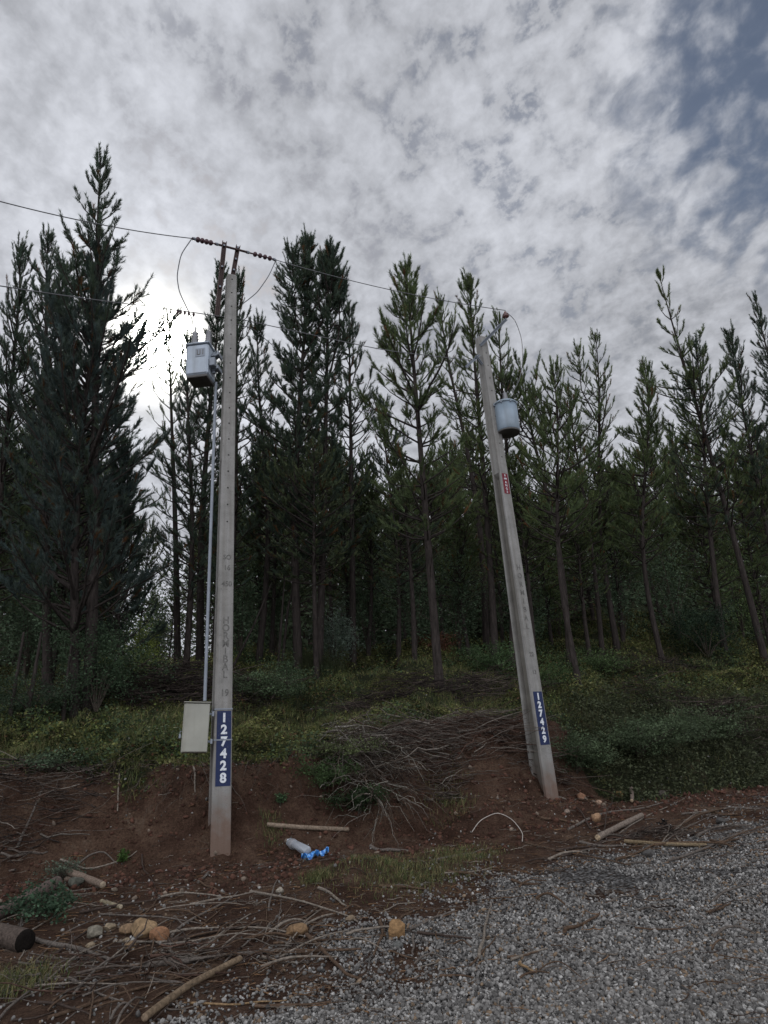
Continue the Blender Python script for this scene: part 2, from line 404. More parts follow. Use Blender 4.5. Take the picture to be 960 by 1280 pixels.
# ------------------------------------------------------------------ sticks and logs
def wob(P, amp, rng):
    P = np.array(P, float); n = 11; t = np.linspace(0, 1, len(P)); u = np.linspace(0, 1, n)
    Q = np.stack([np.interp(u, t, P[:, i]) for i in range(3)], -1)
    for _ in range(2): Q[1:-1] = .25*Q[:-2]+.5*Q[1:-1]+.25*Q[2:]
    Q[:, :2] += rng.randn(n, 2)*amp*.35; Q[1:-1] = .25*Q[:-2]+.5*Q[1:-1]+.25*Q[2:]
    return Q
GREY = (.165, .14, .12); BRN = (.125, .082, .055); PALE = (.26, .22, .18); DRK = (.075, .055, .045); TANW = (.33, .22, .12)
def stick(pix, wpx, col, label, group=None, lift=0, name='stick', taper=.5, fork=0, cat='stick', bend=.03):
    P = [ground(a, b) for a, b in pix]; zc = -((P[0]-CAM) @ Mc)[2]; r = wpx/2*zc/F
    Q = wob(P, bend, rs); g = terrain(Q[:, 0], Q[:, 1])
    g = .25*np.roll(g, 1)+.5*g+.25*np.roll(g, -1); g[0] = terrain(*Q[0, :2]); g[-1] = terrain(*Q[-1, :2])
    Q[:, 2] = g + r*.7 + .03*gravel_amount(Q[:, 0], Q[:, 1]) + lift*np.sin(np.linspace(0, math.pi, len(Q)))
    o0 = Q[0].copy(); Q = Q-o0
    rad = r*np.linspace(1, taper, len(Q))*(1+rs.uniform(-.12, .12, len(Q)))
    m = MB(); k = 8 if wpx > 5 else 6
    m.tube(Q, rad, k, col=col)
    for _ in range(fork):
        i = rs.randint(2, 8); d = Q[i+1]-Q[i]; d /= np.linalg.norm(d)
        s = np.cross(d, [0, 0, 1])*rs.choice([-1, 1]); L = rs.uniform(.15, .4)
        B = [Q[i]+(d*.7+s*.7+np.array([0, 0, .15]))*L*t for t in (0, .5, 1)]; m.tube(B, [rad[i]*.6, rad[i]*.45, rad[i]*.2], 5, col=col)
    o = link(name, m, M_twig, loc=o0); return tag(o, label, cat, group)
def log(pix, wpx, col, cutcol, label, lift=0, name='log', taper=.85):
    e = empty(name, (0, 0, 0), label, 'log'); P = [ground(a, b) for a, b in pix]; zc = -((P[0]-CAM) @ Mc)[2]; r = wpx/2*zc/F
    Q = wob(P, .012, rs); Q[:, 2] = np.linspace(P[0][2], P[-1][2], len(Q)) + r*.85 + lift
    e.location = Q[0]; Q = Q-Q[0]; rad = r*np.linspace(1, taper, len(Q))*(1+rs.uniform(-.05, .05, len(Q)))
    link('bark', MB().tube(Q, rad, 14, cap=False, col=col), M_twig, e)
    for i, j in ((0, 1), (-1, -2)):
        d = Q[i]-Q[j]; d /= np.linalg.norm(d)
        link('cut_face', MB().lathe([(rad[i]*1.0, -.01), (rad[i]*.98, .0), (rad[i]*.5, .004), (.002, .004)], 14, Q[i], d, col=cutcol), M_twig, e)
    return e
log([(180, 1282), (235, 1240), (300, 1206)], 10, (.22, .16, .105), (.3, .22, .15), 'long peeled tan pole reaching from the gravel bottom edge into the debris', .02)
log([(30, 1190), (-60, 1162)], 27, (.11, .085, .07), (.015, .012, .01), 'thick log at the left edge with a dark hollow cut end')
log([(70, 1112), (30, 1135), (-15, 1160)], 15, (.15, .115, .10), (.25, .2, .15), 'mossy reddish log lying in brambles at the left edge', .02)
log([(80, 1093), (128, 1112)], 9, (.24, .18, .14), (.45, .36, .26), 'short cut stick with pale bark on the left slope', .01)
log([(83, 1103), (101, 1109)], 7, (.17, .13, .1), (.4, .3, .22), 'shorter dark stub beside the short cut stick')
log([(126, 1130), (150, 1137)], 6, (.32, .27, .18), (.5, .42, .3), 'small pale yellow cut branch piece on the left slope')
log([(334, 1036), (380, 1042), (436, 1043)], 6, (.30, .23, .17), (.45, .36, .26), 'straight barkless branch lying behind the crushed bottle', .02)
log([(748, 1053), (775, 1038), (803, 1024)], 8, (.26, .21, .17), (.5, .38, .25), 'pale mottled log pointing up the slope right of the leaning pole', .02)
log([(782, 1055), (830, 1060), (884, 1060)], 5, (.24, .18, .11), (.3, .2, .1), 'long flat tan plank like branch on the right debris', .01)
log([(790, 990), (791, 1005)], 5, (.22, .17, .14), (.4, .3, .2), 'short upright looking stub below the green bank', .02)
big = [
 ([(160, 1213), (220, 1205), (290, 1196), (355, 1190)], 8, GREY, 'thick grey branch running across the debris beside the peeled pole', 2),
 ([(40, 1176), (95, 1187), (135, 1203)], 7, GREY, 'thick grey branch slanting down in front of the rock cluster', 0),
 ([(214, 1172), (240, 1150), (285, 1128), (297, 1116)], 4, GREY, 'arched grey branch rising right of the orange rocks', 1),
 ([(210, 1180), (255, 1170), (320, 1158)], 6, DRK, 'dark branch lying just right of the orange rocks', 1),
 ([(75, 1080), (110, 1090), (145, 1082), (172, 1066)], 3, PALE, 'thin pale bow shaped twig on the left bank', 0),
 ([(88, 1086), (108, 1068), (128, 1064), (142, 1078)], 3, GREY, 'thin arching twig above the cut stick', 0),
 ([(175, 1072), (190, 1098), (197, 1120)], 2, DRK, 'thin dark twig standing on the left bare slope', 0),
 ([(60, 1275), (140, 1245), (230, 1222), (300, 1205)], 5, BRN, 'long curved brown branch above the peeled pole', 1),
 ([(20, 1210), (60, 1235), (0, 1260)], 3, PALE, 'pale hooked twig at the lower left corner', 0),
 ([(10, 1180), (60, 1150), (118, 1130)], 3, PALE, 'pale twig fanning up from the hollow log', 0),
 ([(20, 1225), (75, 1170), (120, 1148)], 3, GREY, 'grey twig fanning up from the lower left corner', 0),
 ([(320, 1262), (370, 1262), (415, 1258)], 5, BRN, 'brown branch lying on the gravel by the bottom edge', 1),
 ([(232, 1255), (300, 1258), (360, 1252)], 3, TANW, 'thin tan curved twig on the gravel near the bottom', 0),
 ([(475, 1154), (480, 1168), (470, 1198)], 5, BRN, 'curved brown stick just left of the ochre rock', 0),
 ([(516, 1174), (517, 1196)], 4, GREY, 'short grey stick standing right of the ochre rock', 0),
 ([(600, 1203), (606, 1170), (614, 1136)], 5, PALE, 'straight pale stick lying alone on the gravel centre', 0),
 ([(513, 1166), (545, 1150), (572, 1142)], 4, GREY, 'grey stick slanting behind the ochre rock', 0),
 ([(488, 1162), (508, 1144), (530, 1136)], 4, BRN, 'brown stick slanting up from the ochre rock', 0),
 ([(704, 1170), (730, 1163), (753, 1148)], 5, BRN, 'bent brown stick alone on the right gravel', 0),
 ([(885, 1147), (915, 1135)], 4, BRN, 'short brown stick on the far right gravel', 0),
 ([(636, 1204), (672, 1197)], 4, BRN, 'short reddish stick on the gravel below the bent stick', 0),
 ([(650, 1211), (668, 1223)], 4, TANW, 'short tan stick chip beside the reddish stick', 0),
 ([(590, 1212), (600, 1200), (622, 1176)], 3, BRN, 'thin brown twig leaning against the pale straight stick', 0),
 ([(711, 1038), (760, 1016), (836, 1003)], 3.5, GREY, 'long thin grey branch crossing right of the leaning pole', 1),
 ([(683, 988), (700, 997), (722, 1003)], 3, PALE, 'pale thin stick touching the leaning pole foot', 0),
 ([(872, 1049), (895, 1036), (937, 1035)], 4, GREY, 'forked grey stick at the right end of the debris', 2),
 ([(836, 1032), (845, 1045), (851, 1056)], 3, PALE, 'thin pale stick propped on the debris heap', 0),
 ([(540, 1078), (575, 1070), (604, 1063)], 4, GREY, 'straight grey stick on the grass patch', 0),
 ([(560, 1091), (585, 1094), (602, 1098)], 4, BRN, 'dark brown stick at the edge of the grass patch', 0),
 ([(462, 1059), (490, 1065), (512, 1066)], 5, GREY, 'grey stick under the front of the brush heap', 0),
 ([(400, 1112), (420, 1124), (432, 1134)], 4, PALE, 'curled pale stick on bare soil below the blue wrapper', 0),
 ([(322, 1172), (345, 1150), (352, 1137)], 3, GREY, 'thin hooked twig left of the dusty beige stone', 0),
 ([(345, 1160), (380, 1150), (408, 1126)], 4, BRN, 'brown stick slanting above the brown slab rock', 0),
 ([(248, 1106), (258, 1096), (266, 1086)], 4, GREY, 'short grey stick just in front of the left pole foot', 0),
 ([(250, 1105), (270, 1112), (290, 1122)], 3, BRN, 'thin brown stick crossing in front of the left pole', 0),
 ([(150, 930), (148, 985), (146, 1015)], 2.5, PALE, 'thin pale twig hanging upright on the left bank', 0),
 ([(232, 955), (244, 965), (243, 992)], 3, PALE, 'hooked pale root hanging beside the left pole', 0),
 ([(0, 1068), (30, 1072), (58, 1070)], 4, GREY, 'grey branch entering from the left edge', 0),
 ([(20, 1064), (40, 1020), (54, 985)], 4, GREY, 'long grey stick leaning on the left bank', 0),
 ([(385, 1168), (392, 1160), (418, 1152)], 4, GREY, 'short grey twig over the brown slab rock', 0),
 ([(340, 1180), (380, 1180), (455, 1178)], 4, BRN, 'brown stick lying between slab rock and ochre rock', 1),
 ([(330, 1190), (400, 1192), (452, 1191)], 5, BRN, 'thicker brown stick on the gravel left of the ochre rock', 0),
 ([(365, 1155), (430, 1222), (450, 1228)], 5, BRN, 'reddish brown stick pointing down into the gravel', 0)]
for p, w, c, l, fk in big: stick(p, w, c, l, fork=fk)
for i in range(190):          # the nameless rest of the broken sticks
    if i < 125: a, b = rs.uniform(0, 400)**1.0, rs.uniform(1120, 1275); b = max(b, 1110+.0*a)
    elif i < 155: a, b = rs.uniform(690, 950), rs.uniform(1010, 1075)
    else: a, b = rs.uniform(420, 950), rs.uniform(1080, 1230)
    if i < 145 and a > 250 and b > 1215: b -= 70
    L = rs.uniform(18, 75) if i < 145 else rs.uniform(12, 38); th = rs.normal(.5, .55) if i < 145 else rs.uniform(-.6, .6)
    q = [(a-L*math.cos(th), b+L*math.sin(th)*.6), (a, b+rs.uniform(-5, 5)), (a+L*math.cos(th), b-L*math.sin(th)*.6)]
    q = [(u, min(v, 1285)) for u, v in q]
    stick(q, rs.choice([1.6, 2, 2.5, 3, 4]), [GREY, BRN, PALE, DRK, BRN][rs.randint(5)], 'thin broken stick lying in the scattered woody debris', 'thin broken sticks scattered over the dirt and gravel', lift=rs.choice([0, 0, .03, .06]), bend=.018)

def twig_mass(n, posf, Lr, rr, colf, rng, k=4, pts=6, sag=.0, fork=True):
    """many curved twigs in one mesh, vectorised"""
    P0, D = posf(n); L = rng.uniform(*Lr, n); r = rng.uniform(rr[0], rr[1], n)*rng.choice([.6, 1, 1.7], n, p=[.5, .4, .1])
    side = np.cross(D, rng.randn(n, 3)); side /= np.linalg.norm(side, axis=1)[:, None]+1e-9; up = np.cross(D, side)
    t = np.linspace(0, 1, pts); curve = rng.normal(0, .13, n); V = []
    for ti in t:
        c = P0 + D*(L*ti)[:, None] + side*(curve*L*ti*ti)[:, None]; c[:, 2] -= sag*L*ti*ti
        c = c + rng.randn(n, 3)*(L*.022)[:, None]; ri = r*(1-.7*ti)
        V.append(np.stack([c+(side*math.cos(2*math.pi*j/k)+up*math.sin(2*math.pi*j/k))*ri[:, None] for j in range(k)], 1))
    V = np.stack(V, 1); base = (np.arange(n)*pts*k)[:, None, None]
    i, j = np.meshgrid(np.arange(pts-1), np.arange(k), indexing='ij')
    q = np.stack([i*k+j, i*k+(j+1) % k, (i+1)*k+(j+1) % k, (i+1)*k+j], -1).reshape(1, -1, 4)
    V = V.reshape(-1, 3); Q = (q+base).reshape(-1, 4); cc = np.repeat(colf(n), pts*k, axis=0)
    if not fork: return V, Q, cc
    m = int(n*.7); w = rng.randint(n, size=m); S0 = P0[w]+D[w]*(L[w]*.35)[:, None]; S0[:, 2] -= sag*L[w]*.12
    D2 = D[w]+rng.randn(m, 3)*.5; D2 /= np.linalg.norm(D2, axis=1)[:, None]
    v2, q2, c2 = twig_mass(m, lambda _: (S0, D2), (Lr[0]*.3, Lr[1]*.45), (rr[0]*.5, rr[1]*.5), colf, rng, k, pts, sag, False)
    return np.concatenate([V, v2]), np.concatenate([Q, q2+len(V)]), np.concatenate([cc, c2])
def wcol(cols):
    cols = np.array(cols)
    return lambda n: cols[rs.randint(len(cols), size=n)]*rs.uniform(.6, 1.3, (n, 1))
# fine woody litter and roots
def lit(n):
    y = 5.2+9.5*rs.rand(n)**1.0; x = rs.uniform(-.62, .62, n)*y
    den = .25+.85*(1-gravel_amount(x, y))+.5*(x > 1.5)*(y > 9.5); k = (rs.rand(n) < den*ss(fbm(x*1.4, y*1.4, 3), .28, .6)) & (s_of(x, y) < 1.0)
    x = np.where(k, x, 0); y = np.where(k, y, -3.0)
    P = np.stack([x, y, terrain(x, y)+.012+.034*gravel_amount(x, y)], -1); a = rs.uniform(0, 2*math.pi, n)
    return P, np.stack([np.cos(a), np.sin(a), rs.uniform(-.02, .14, n)], -1)
NL = 15000; v, f, c = twig_mass(NL, lit, (.03, .28), (.0015, .006), wcol([GREY, BRN, DRK, PALE, (.2, .12, .07), (.26, .15, .08)]), rs, fork=False)
vv = v.reshape(NL, -1, 3); keep = vv[:, 0, 1] > 0; v = vv[keep]; c = c.reshape(NL, -1, 3)[keep]; f = f.reshape(NL, -1, 4)[:keep.sum()]
o = link('twig_litter', mesh_np('twig_litter', v.reshape(-1, 3), f.reshape(-1, 4), 4, c.reshape(-1, 3), True), M_twig); tag(o, 'fine twig and bark litter strewn on dirt', 'litter', kind='stuff')

# ------------------------------------------------------------------ brush heaps
def pile(px, py, rx, ry, h, n, cols, label, Lr=(.4, 1.3), ang=None, group=None, rr=(.003, .012), droop=0., ax=.0):
    c0 = ground(px, py)
    def pf(n):
        u = rs.uniform(0, 2*math.pi, n); q = np.sqrt(rs.rand(n)); x = c0[0]+rx*q*np.cos(u)*math.cos(ax)-ry*q*np.sin(u)*math.sin(ax); y = c0[1]+rx*q*np.cos(u)*math.sin(ax)+ry*q*np.sin(u)*math.cos(ax)
        z = terrain(x, y)+h*(1-q*q)*rs.rand(n)+.01
        a = rs.uniform(0, 2*math.pi, n) if ang is None else rs.normal(ang, .5, n)+math.pi*(rs.rand(n) < .5)
        D = np.stack([np.cos(a), np.sin(a), rs.normal(.02, .18, n)], -1); D /= np.linalg.norm(D, axis=1)[:, None]
        L = Lr[0]*.8; P = np.stack([x, y, z], -1)-D*L/2; P[:, 2] = np.maximum(P[:, 2], terrain(P[:, 0], P[:, 1])+.01)
        return P-c0, D
    v, f, c = twig_mass(n, pf, Lr, rr, wcol(cols), rs, sag=droop)
    return tag(link('brush_pile', mesh_np('brush_pile', v, f, 4, c, True), M_twig, loc=c0), label, 'brush pile', group)
DK = [(.05, .038, .032), (.09, .07, .06), (.035, .028, .025)]; MID = [(.15, .12, .10), (.08, .06, .05), (.22, .19, .16), (.1, .06, .045)]
pile(205, 880, 2.6, .9, .9, 900, DK, 'large dark heap of cut branches left of the left pole at the wood edge', (.5, 1.7), 0.1, rr=(.005, .018))
pile(505, 868, 1.5, .7, .5, 500, DK, 'low dark heap of branches around the grey leaning pine trunk', (.4, 1.2), .1)
pile(612, 868, 1.3, .6, .35, 350, DK+MID[:1], 'low dark heap of branches behind the leaning pole', (.4, 1.1), .1)
pile(585, 912, 2.0, .3, .22, 380, MID, 'long row of dead brown branches along the bank top left of the leaning pole', (.5, 1.5), .35, ax=.35)
pile(500, 930, 1.2, .4, .25, 350, MID, 'dead branches over the bank edge beside the fan of pale twigs', (.4, 1.2), .1)
pile(18, 995, 1.3, .5, .3, 350, DK+MID, 'dark tangle of branches on the bank at the left edge', (.4, 1.1), .1)
pile(900, 905, 2.6, .8, .35, 500, DK+MID[:2], 'dead bramble stems on the right slope', (.4, 1.3), .5)
pile(790, 835, 2.2, .8, .4, 400, DK, 'dark brushwood at the foot of the right pines', (.5, 1.3), .3)
pile(825, 1045, .55, .22, .12, 120, MID, 'small heap of forked twigs on the right dirt', (.15, .5), .1)
pile(835, 1040, .12, .12, .2, 60, [(.02, .02, .02)], 'small charred black stump of twigs on the right dirt', (.06, .2), 1.5)
pile(90, 1220, 1.2, .5, .1, 55, MID+[GREY], 'low spread of broken branches in the lower left corner', (.2, .9), None, rr=(.004, .014))
pile(250, 1195, 1.1, .35, .1, 50, MID+[BRN], 'low spread of broken branches between rocks and peeled pole', (.2, .9), None, rr=(.004, .014))
# drooping fan of pale twigs between the poles
c0 = ground(462, 972)
def fan(n):
    g = rs.choice(4, n, p=[.38, .22, .22, .18]); off = np.array([[-.5, .1], [.0, -.1], [.3, -.05], [-.1, .2]])[g]; an = np.array([-.55, -1.9, -1.1, .1])[g]
    x = c0[0]+off[:, 0]+rs.normal(0, .2, n); y = c0[1]+off[:, 1]+rs.normal(0, .22, n); z = terrain(x, y)+.02+.5*rs.rand(n)
    a = an+rs.normal(0, .42, n); D = np.stack([np.cos(a), np.sin(a)*.8, rs.normal(.1, .4, n)], -1); D /= np.linalg.norm(D, axis=1)[:, None]
    return np.stack([x, y, z], -1)-c0, D
v, f, c = twig_mass(420, fan, (.2, 1.25), (.003, .009), wcol([(.42, .39, .33), (.24, .21, .18), (.14, .11, .085), (.08, .06, .05), (.09, .07, .05)]), rs, pts=9, sag=.3)
w = v + c0; gz = terrain(w[:, 0], w[:, 1]); v[:, 2] = np.maximum(v[:, 2], gz+.01-c0[2]+.05*vn(w[:, 0]*5, w[:, 1]*5))
tag(link('brush_pile', mesh_np('brush_pile', v, f, 4, c, True), M_twig, loc=c0), 'fan of pale bare twigs drooping over the bank between the two poles', 'brush pile')

# torn roots and stems hanging over the lip of the bank
def roots(n):
    x = rs.uniform(-9, 3.2, n); y = toe(x)+rs.uniform(.35, 1.25, n); a = rs.normal(-1.6, .8, n)
    P = np.stack([x, y, terrain(x, y)+.03+.06*rs.rand(n)], -1); D = np.stack([np.cos(a), np.sin(a), rs.normal(-.25, .4, n)], -1); D /= np.linalg.norm(D, axis=1)[:, None]
    k = rs.rand(n) < ss(fbm(x*1.2+5, y*1.2, 3), .3, .6)
    return P, D
v, f, c = twig_mass(1300, roots, (.08, .55), (.0015, .006), wcol([DRK, BRN, (.1, .07, .05), GREY]), rs, sag=.4)
tag(link('hanging_roots', mesh_np('hanging_roots', v, f, 4, c, True), M_twig), 'torn roots and stems hanging over the bank lip', 'roots', kind='stuff')

# ------------------------------------------------------------------ leaves / grass
def leaves(P, nrm_up, size, cols, rng, aspect=.55):
    n = len(P); d = rng.randn(n, 3); d[:, 2] *= .6; d /= np.linalg.norm(d, axis=1)[:, None]
    w = np.cross(d, rng.randn(n, 3)+np.array([0, 0, nrm_up])); w /= np.linalg.norm(w, axis=1)[:, None]+1e-9
    s = size[:, None]
    V = np.stack([P, P+d*s*.5+w*s*aspect*.5, P+d*s, P+d*s*.5-w*s*aspect*.5], 1)
    return V.reshape(-1, 3), np.arange(n*4).reshape(-1, 4), np.repeat(cols, 4, axis=0)
GR = np.array([[.045, .062, .022], [.065, .075, .028], [.030, .050, .026], [.070, .078, .036], [.022, .038, .022]])*np.array([1.85, 1.62, 1.5])
rng = np.random.RandomState(5)
def veg_scatter(n, y1=34, dens=None):
    y = 10.5+(y1-10.5)*rng.rand(n)**1.35; x = rng.uniform(-.66, .66, n)*y; z = terrain(x, y)
    p = veg_amount(x, y)
    if dens is not None: p = p*dens(x, y)
    k = (rng.rand(n) < p) & in_view(x, y, z, 60); return x[k], y[k], z[k]
x, y, z = veg_scatter(620000, 32, lambda x, y: np.clip(ss(fbm(x*1.1+4, y*1.1, 3), .36, .58)+.15+.8*ss(x, 3, 4), 0, 1)); n = len(x)
hgt = rng.rand(n)**1.5*(.08+.32*ss(fbm(x*1.3+4, y*1.3+2, 3), .4, .7)+.15*ss(x, 3, 4)*(s_of(x, y) < 3))
patch = fbm(x*.8+33, y*.8+12, 3)
ci = np.where(patch > .55, rng.choice([1, 3, 0], n), np.where(patch < .44, rng.choice([2, 4, 0], n), rng.choice([0, 1, 2], n)))
cols = GR[ci]*rng.uniform(.5, 1.5, (n, 1))*(.45+1.15*ss(fbm(x*1.9+8, y*1.9+3, 3), .32, .66))[:, None]; dead = rng.rand(n) < .05; cols[dead] = np.array([.10, .055, .03])*rng.uniform(.6, 1.3, (dead.sum(), 1))
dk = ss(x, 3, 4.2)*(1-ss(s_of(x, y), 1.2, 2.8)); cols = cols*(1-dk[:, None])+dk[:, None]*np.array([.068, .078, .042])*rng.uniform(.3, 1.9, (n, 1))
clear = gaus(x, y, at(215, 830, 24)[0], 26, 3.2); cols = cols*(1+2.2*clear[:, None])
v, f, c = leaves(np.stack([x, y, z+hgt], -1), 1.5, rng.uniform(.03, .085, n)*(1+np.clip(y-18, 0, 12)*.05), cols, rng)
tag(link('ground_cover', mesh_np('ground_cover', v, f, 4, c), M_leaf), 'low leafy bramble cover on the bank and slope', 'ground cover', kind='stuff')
print('leaves', n)
def blades(x, y, z, h, w, cols, rng, lean=.6):
    n = len(x); a = rng.uniform(0, 2*math.pi, n); l = rng.uniform(.1, lean, n)*h
    D = np.stack([np.cos(a), np.sin(a), 0*a], -1); S = np.stack([-np.sin(a+.7), np.cos(a+.7), 0*a], -1)*w[:, None]/2
    P = np.stack([x, y, z], -1); m = P+D*(l*.35)[:, None]+np.array([0, 0, 1])*(h*.6)[:, None]; t = P+D*l[:, None]+np.array([0, 0, 1])*(h*.92)[:, None]
    V = np.stack([P-S, P+S, m+S*.8, m-S*.8, t+S*.1, t-S*.1], 1).reshape(-1, 3)
    b = (np.arange(n)*6)[:, None, None]; q = np.array([[0, 1, 2, 3], [3, 2, 4, 5]])[None]+b
    return V, q.reshape(-1, 4), np.repeat(cols, 6, axis=0)
x, y, z = veg_scatter(330000, 32, lambda x, y: (1.1-.7*ss(fbm(x*1.1+4, y*1.1, 3), .36, .6))*ss(fbm(x*1.8+44, y*1.8, 3), .34, .56)*(1-.8*ss(x, 3, 4)*(s_of(x, y) < 2))); n = len(x)
GC = np.array([[.07, .082, .03], [.11, .10, .045], [.05, .065, .028], [.14, .12, .06]])*1.9
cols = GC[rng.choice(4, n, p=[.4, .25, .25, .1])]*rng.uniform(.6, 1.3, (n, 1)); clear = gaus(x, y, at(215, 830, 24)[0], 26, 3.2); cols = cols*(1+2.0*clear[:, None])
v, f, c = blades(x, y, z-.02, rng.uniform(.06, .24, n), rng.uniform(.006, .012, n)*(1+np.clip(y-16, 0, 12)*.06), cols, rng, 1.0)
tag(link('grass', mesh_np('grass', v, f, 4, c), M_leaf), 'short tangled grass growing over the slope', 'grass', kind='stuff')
def tuft_area(px, py, r, n, h, label, cols=GC, name='grass_tuft'):
    p = ground(px, py); q = rng.randn(n, 2)*r*.5; x = p[0]+q[:, 0]; y = p[1]+q[:, 1]; z = terrain(x, y)
    v, f, c = blades(x-p[0], y-p[1], z-p[2]-.01, rng.uniform(h*.4, h, n), rng.uniform(.004, .009, n), cols[rng.randint(len(cols), size=n)]*rng.uniform(.5, 1.2, (n, 1)), rng, 1.0)
    return tag(link(name, mesh_np(name, v, f, 4, c), M_leaf, loc=p), label, 'grass patch')
tuft_area(500, 1090, .8, 3000, .10, 'flattened grass patch in front of the twig fan')
tuft_area(575, 1070, .5, 1500, .09, 'small grass patch left of the pale cable loop')
tuft_area(395, 1100, .18, 400, .14, 'grass clump growing on the soil clod by the blue wrapper')
tuft_area(560, 1005, .4, 500, .2, 'sparse grass on the bank right of the twig fan')
tuft_area(340, 1040, .2, 250, .15, 'sparse grass behind the straight barkless branch')
tuft_area(15, 1235, .35, 900, .16, 'dry grass clump at the lower left edge')
tuft_area(395, 845, .7, 2600, .9, 'tall rushes standing before the pale bush', np.array([[.05, .065, .03], [.07, .08, .04]]))

def shrub(px, py, W, Hh, n, base, label, leaf=(.03, .06), name='shrub', Y=None, nst=10, cat='shrub', holes=.45, sink=0):
    p = ground(px, py) if Y is None else at(px, py, Y)
    if Y is not None: p[2] = terrain(p[0], p[1])
    e = empty(name, p, label, cat)
    m = MB(); tips = []
    for i in range(nst):
        a = rng.uniform(0, 2*math.pi); q = rng.uniform(.15, 1); T = np.array([math.cos(a)*W*q*.8, math.sin(a)*W*q*.8, Hh*rng.uniform(.55, 1.0)*(1-.35*q)])
        mid = T*np.array([.35, .35, .55]); m.tube([(0, 0, -.05), mid, T], [.012*W+.006, .008*W+.004, .003], 5, col=(.09, .075, .06)); tips += [mid, T, (mid+T)/2]
    link('stem', m, M_twig, e)
    tips = np.array(tips); nc = len(tips)*3; cc = tips[rng.randint(len(tips), size=nc)]+rng.randn(nc, 3)*np.array([W*.28, W*.28, Hh*.13])
    cc[:, 2] = np.clip(cc[:, 2], .03, Hh*1.05)
    P = cc[rng.randint(nc, size=n)]+rng.randn(n, 3)*np.array([W*.11, W*.11, Hh*.06]); P[:, 2] = np.abs(P[:, 2])
    cl = vn(P[:, 0]*4/W*1.2+9, P[:, 2]*4/W+P[:, 1]*3/W+20)
    cols = np.array(base)*1.5*(.45+1.1*cl[:, None])*rng.uniform(.6, 1.4, (n, 1))
    v, f, c = leaves(P, .6, rng.uniform(*leaf, n), cols, rng)
    link('foliage', mesh_np('foliage', v, f, 4, c), M_leaf, e); return e
shrub(415, 840, .95, 2.0, 5200, (.085, .11, .085), 'pale grey green bush standing before the wood between the poles', (.035, .07), nst=14)
shrub(885, 822, 1.7, 1.9, 8000, (.016, .028, .016), 'rounded dark bush below the right pines', (.04, .08))
shrub(330, 880, 1.0, .75, 5000, (.06, .085, .045), 'low leafy bush right of the left pole on the slope', (.03, .06))
shrub(360, 870, .8, .9, 3500, (.05, .075, .04), 'leafy bush left of the tall rushes', (.03, .06))
shrub(120, 890, 1.3, 2.2, 8000, (.035, .055, .03), 'tall leafy bush under the dense dark conifer', (.035, .07))
shrub(165, 868, .7, 1.1, 3000, (.075, .10, .035), 'bright green bush left of the dark brush heap', (.035, .07))
shrub(40, 900, 1.4, 1.0, 6000, (.03, .045, .026), 'low dark bush at the left forest edge', (.03, .06))
shrub(175, 805, 1.0, 1.4, 2500, (.12, .15, .04), 'bright sunlit sapling in the clearing behind the brush heap', (.05, .09), nst=6)
shrub(720, 965, 1.0, .75, 9000, (.055, .075, .04), 'dark glossy bramble mound right of the leaning pole foot', (.03, .055))
shrub(800, 945, 1.2, .7, 8000, (.055, .075, .04), 'second dark bramble mound further right along the bank foot', (.03, .06))
shrub(880, 925, 1.3, .6, 6000, (.055, .075, .04), 'dark bramble mound nearest the right edge of the bank', (.03, .06))
shrub(155, 1078, .12, .2, 260, (.05, .09, .025), 'small bright green plant on the left bare slope', (.025, .05), nst=5)
shrub(50, 1150, .45, .35, 1300, (.035, .06, .035), 'creeping bramble between the two left logs', (.03, .06))
shrub(75, 1100, .35, .28, 500, (.07, .085, .06), 'grey leaved bramble sprig beside the cut stick', (.025, .05))
shrub(60, 965, .7, .3, 1700, (.06, .085, .05), 'grey green trailing bramble on the left bank edge', (.03, .06))
shrub(350, 1008, .14, .22, 240, (.05, .085, .04), 'small sprig on the bank right of the left pole', (.025, .05), nst=4)
shrub(405, 985, .55, .55, 3600, (.045, .07, .028), 'leafy growth over the bank left of the twig fan', (.025, .05))
shrub(450, 1015, .6, .4, 3000, (.028, .045, .02), 'dark leafy growth under the twig fan', (.025, .05))
shrub(440, 950, .8, .35, 3500, (.075, .09, .04), 'yellow green bramble on top of the bank between the poles', (.025, .055))
shrub(620, 845, 1.2, .9, 4500, (.05, .08, .035), 'green fern like bush at the foot of the tall dark trunk', (.04, .07))
shrub(745, 845, 1.4, .8, 5000, (.05, .075, .03), 'green bramble hump behind the right slope', (.04, .07))
shrub(548, 822, .8, .9, 1800, (.10, .045, .03), 'rusty brown dead bracken behind the grey leaning trunk', (.04, .08))
shrub(690, 862, 1.1, .6, 4000, (.045, .07, .028), 'green bramble hump just right of the leaning pole', (.035, .065))

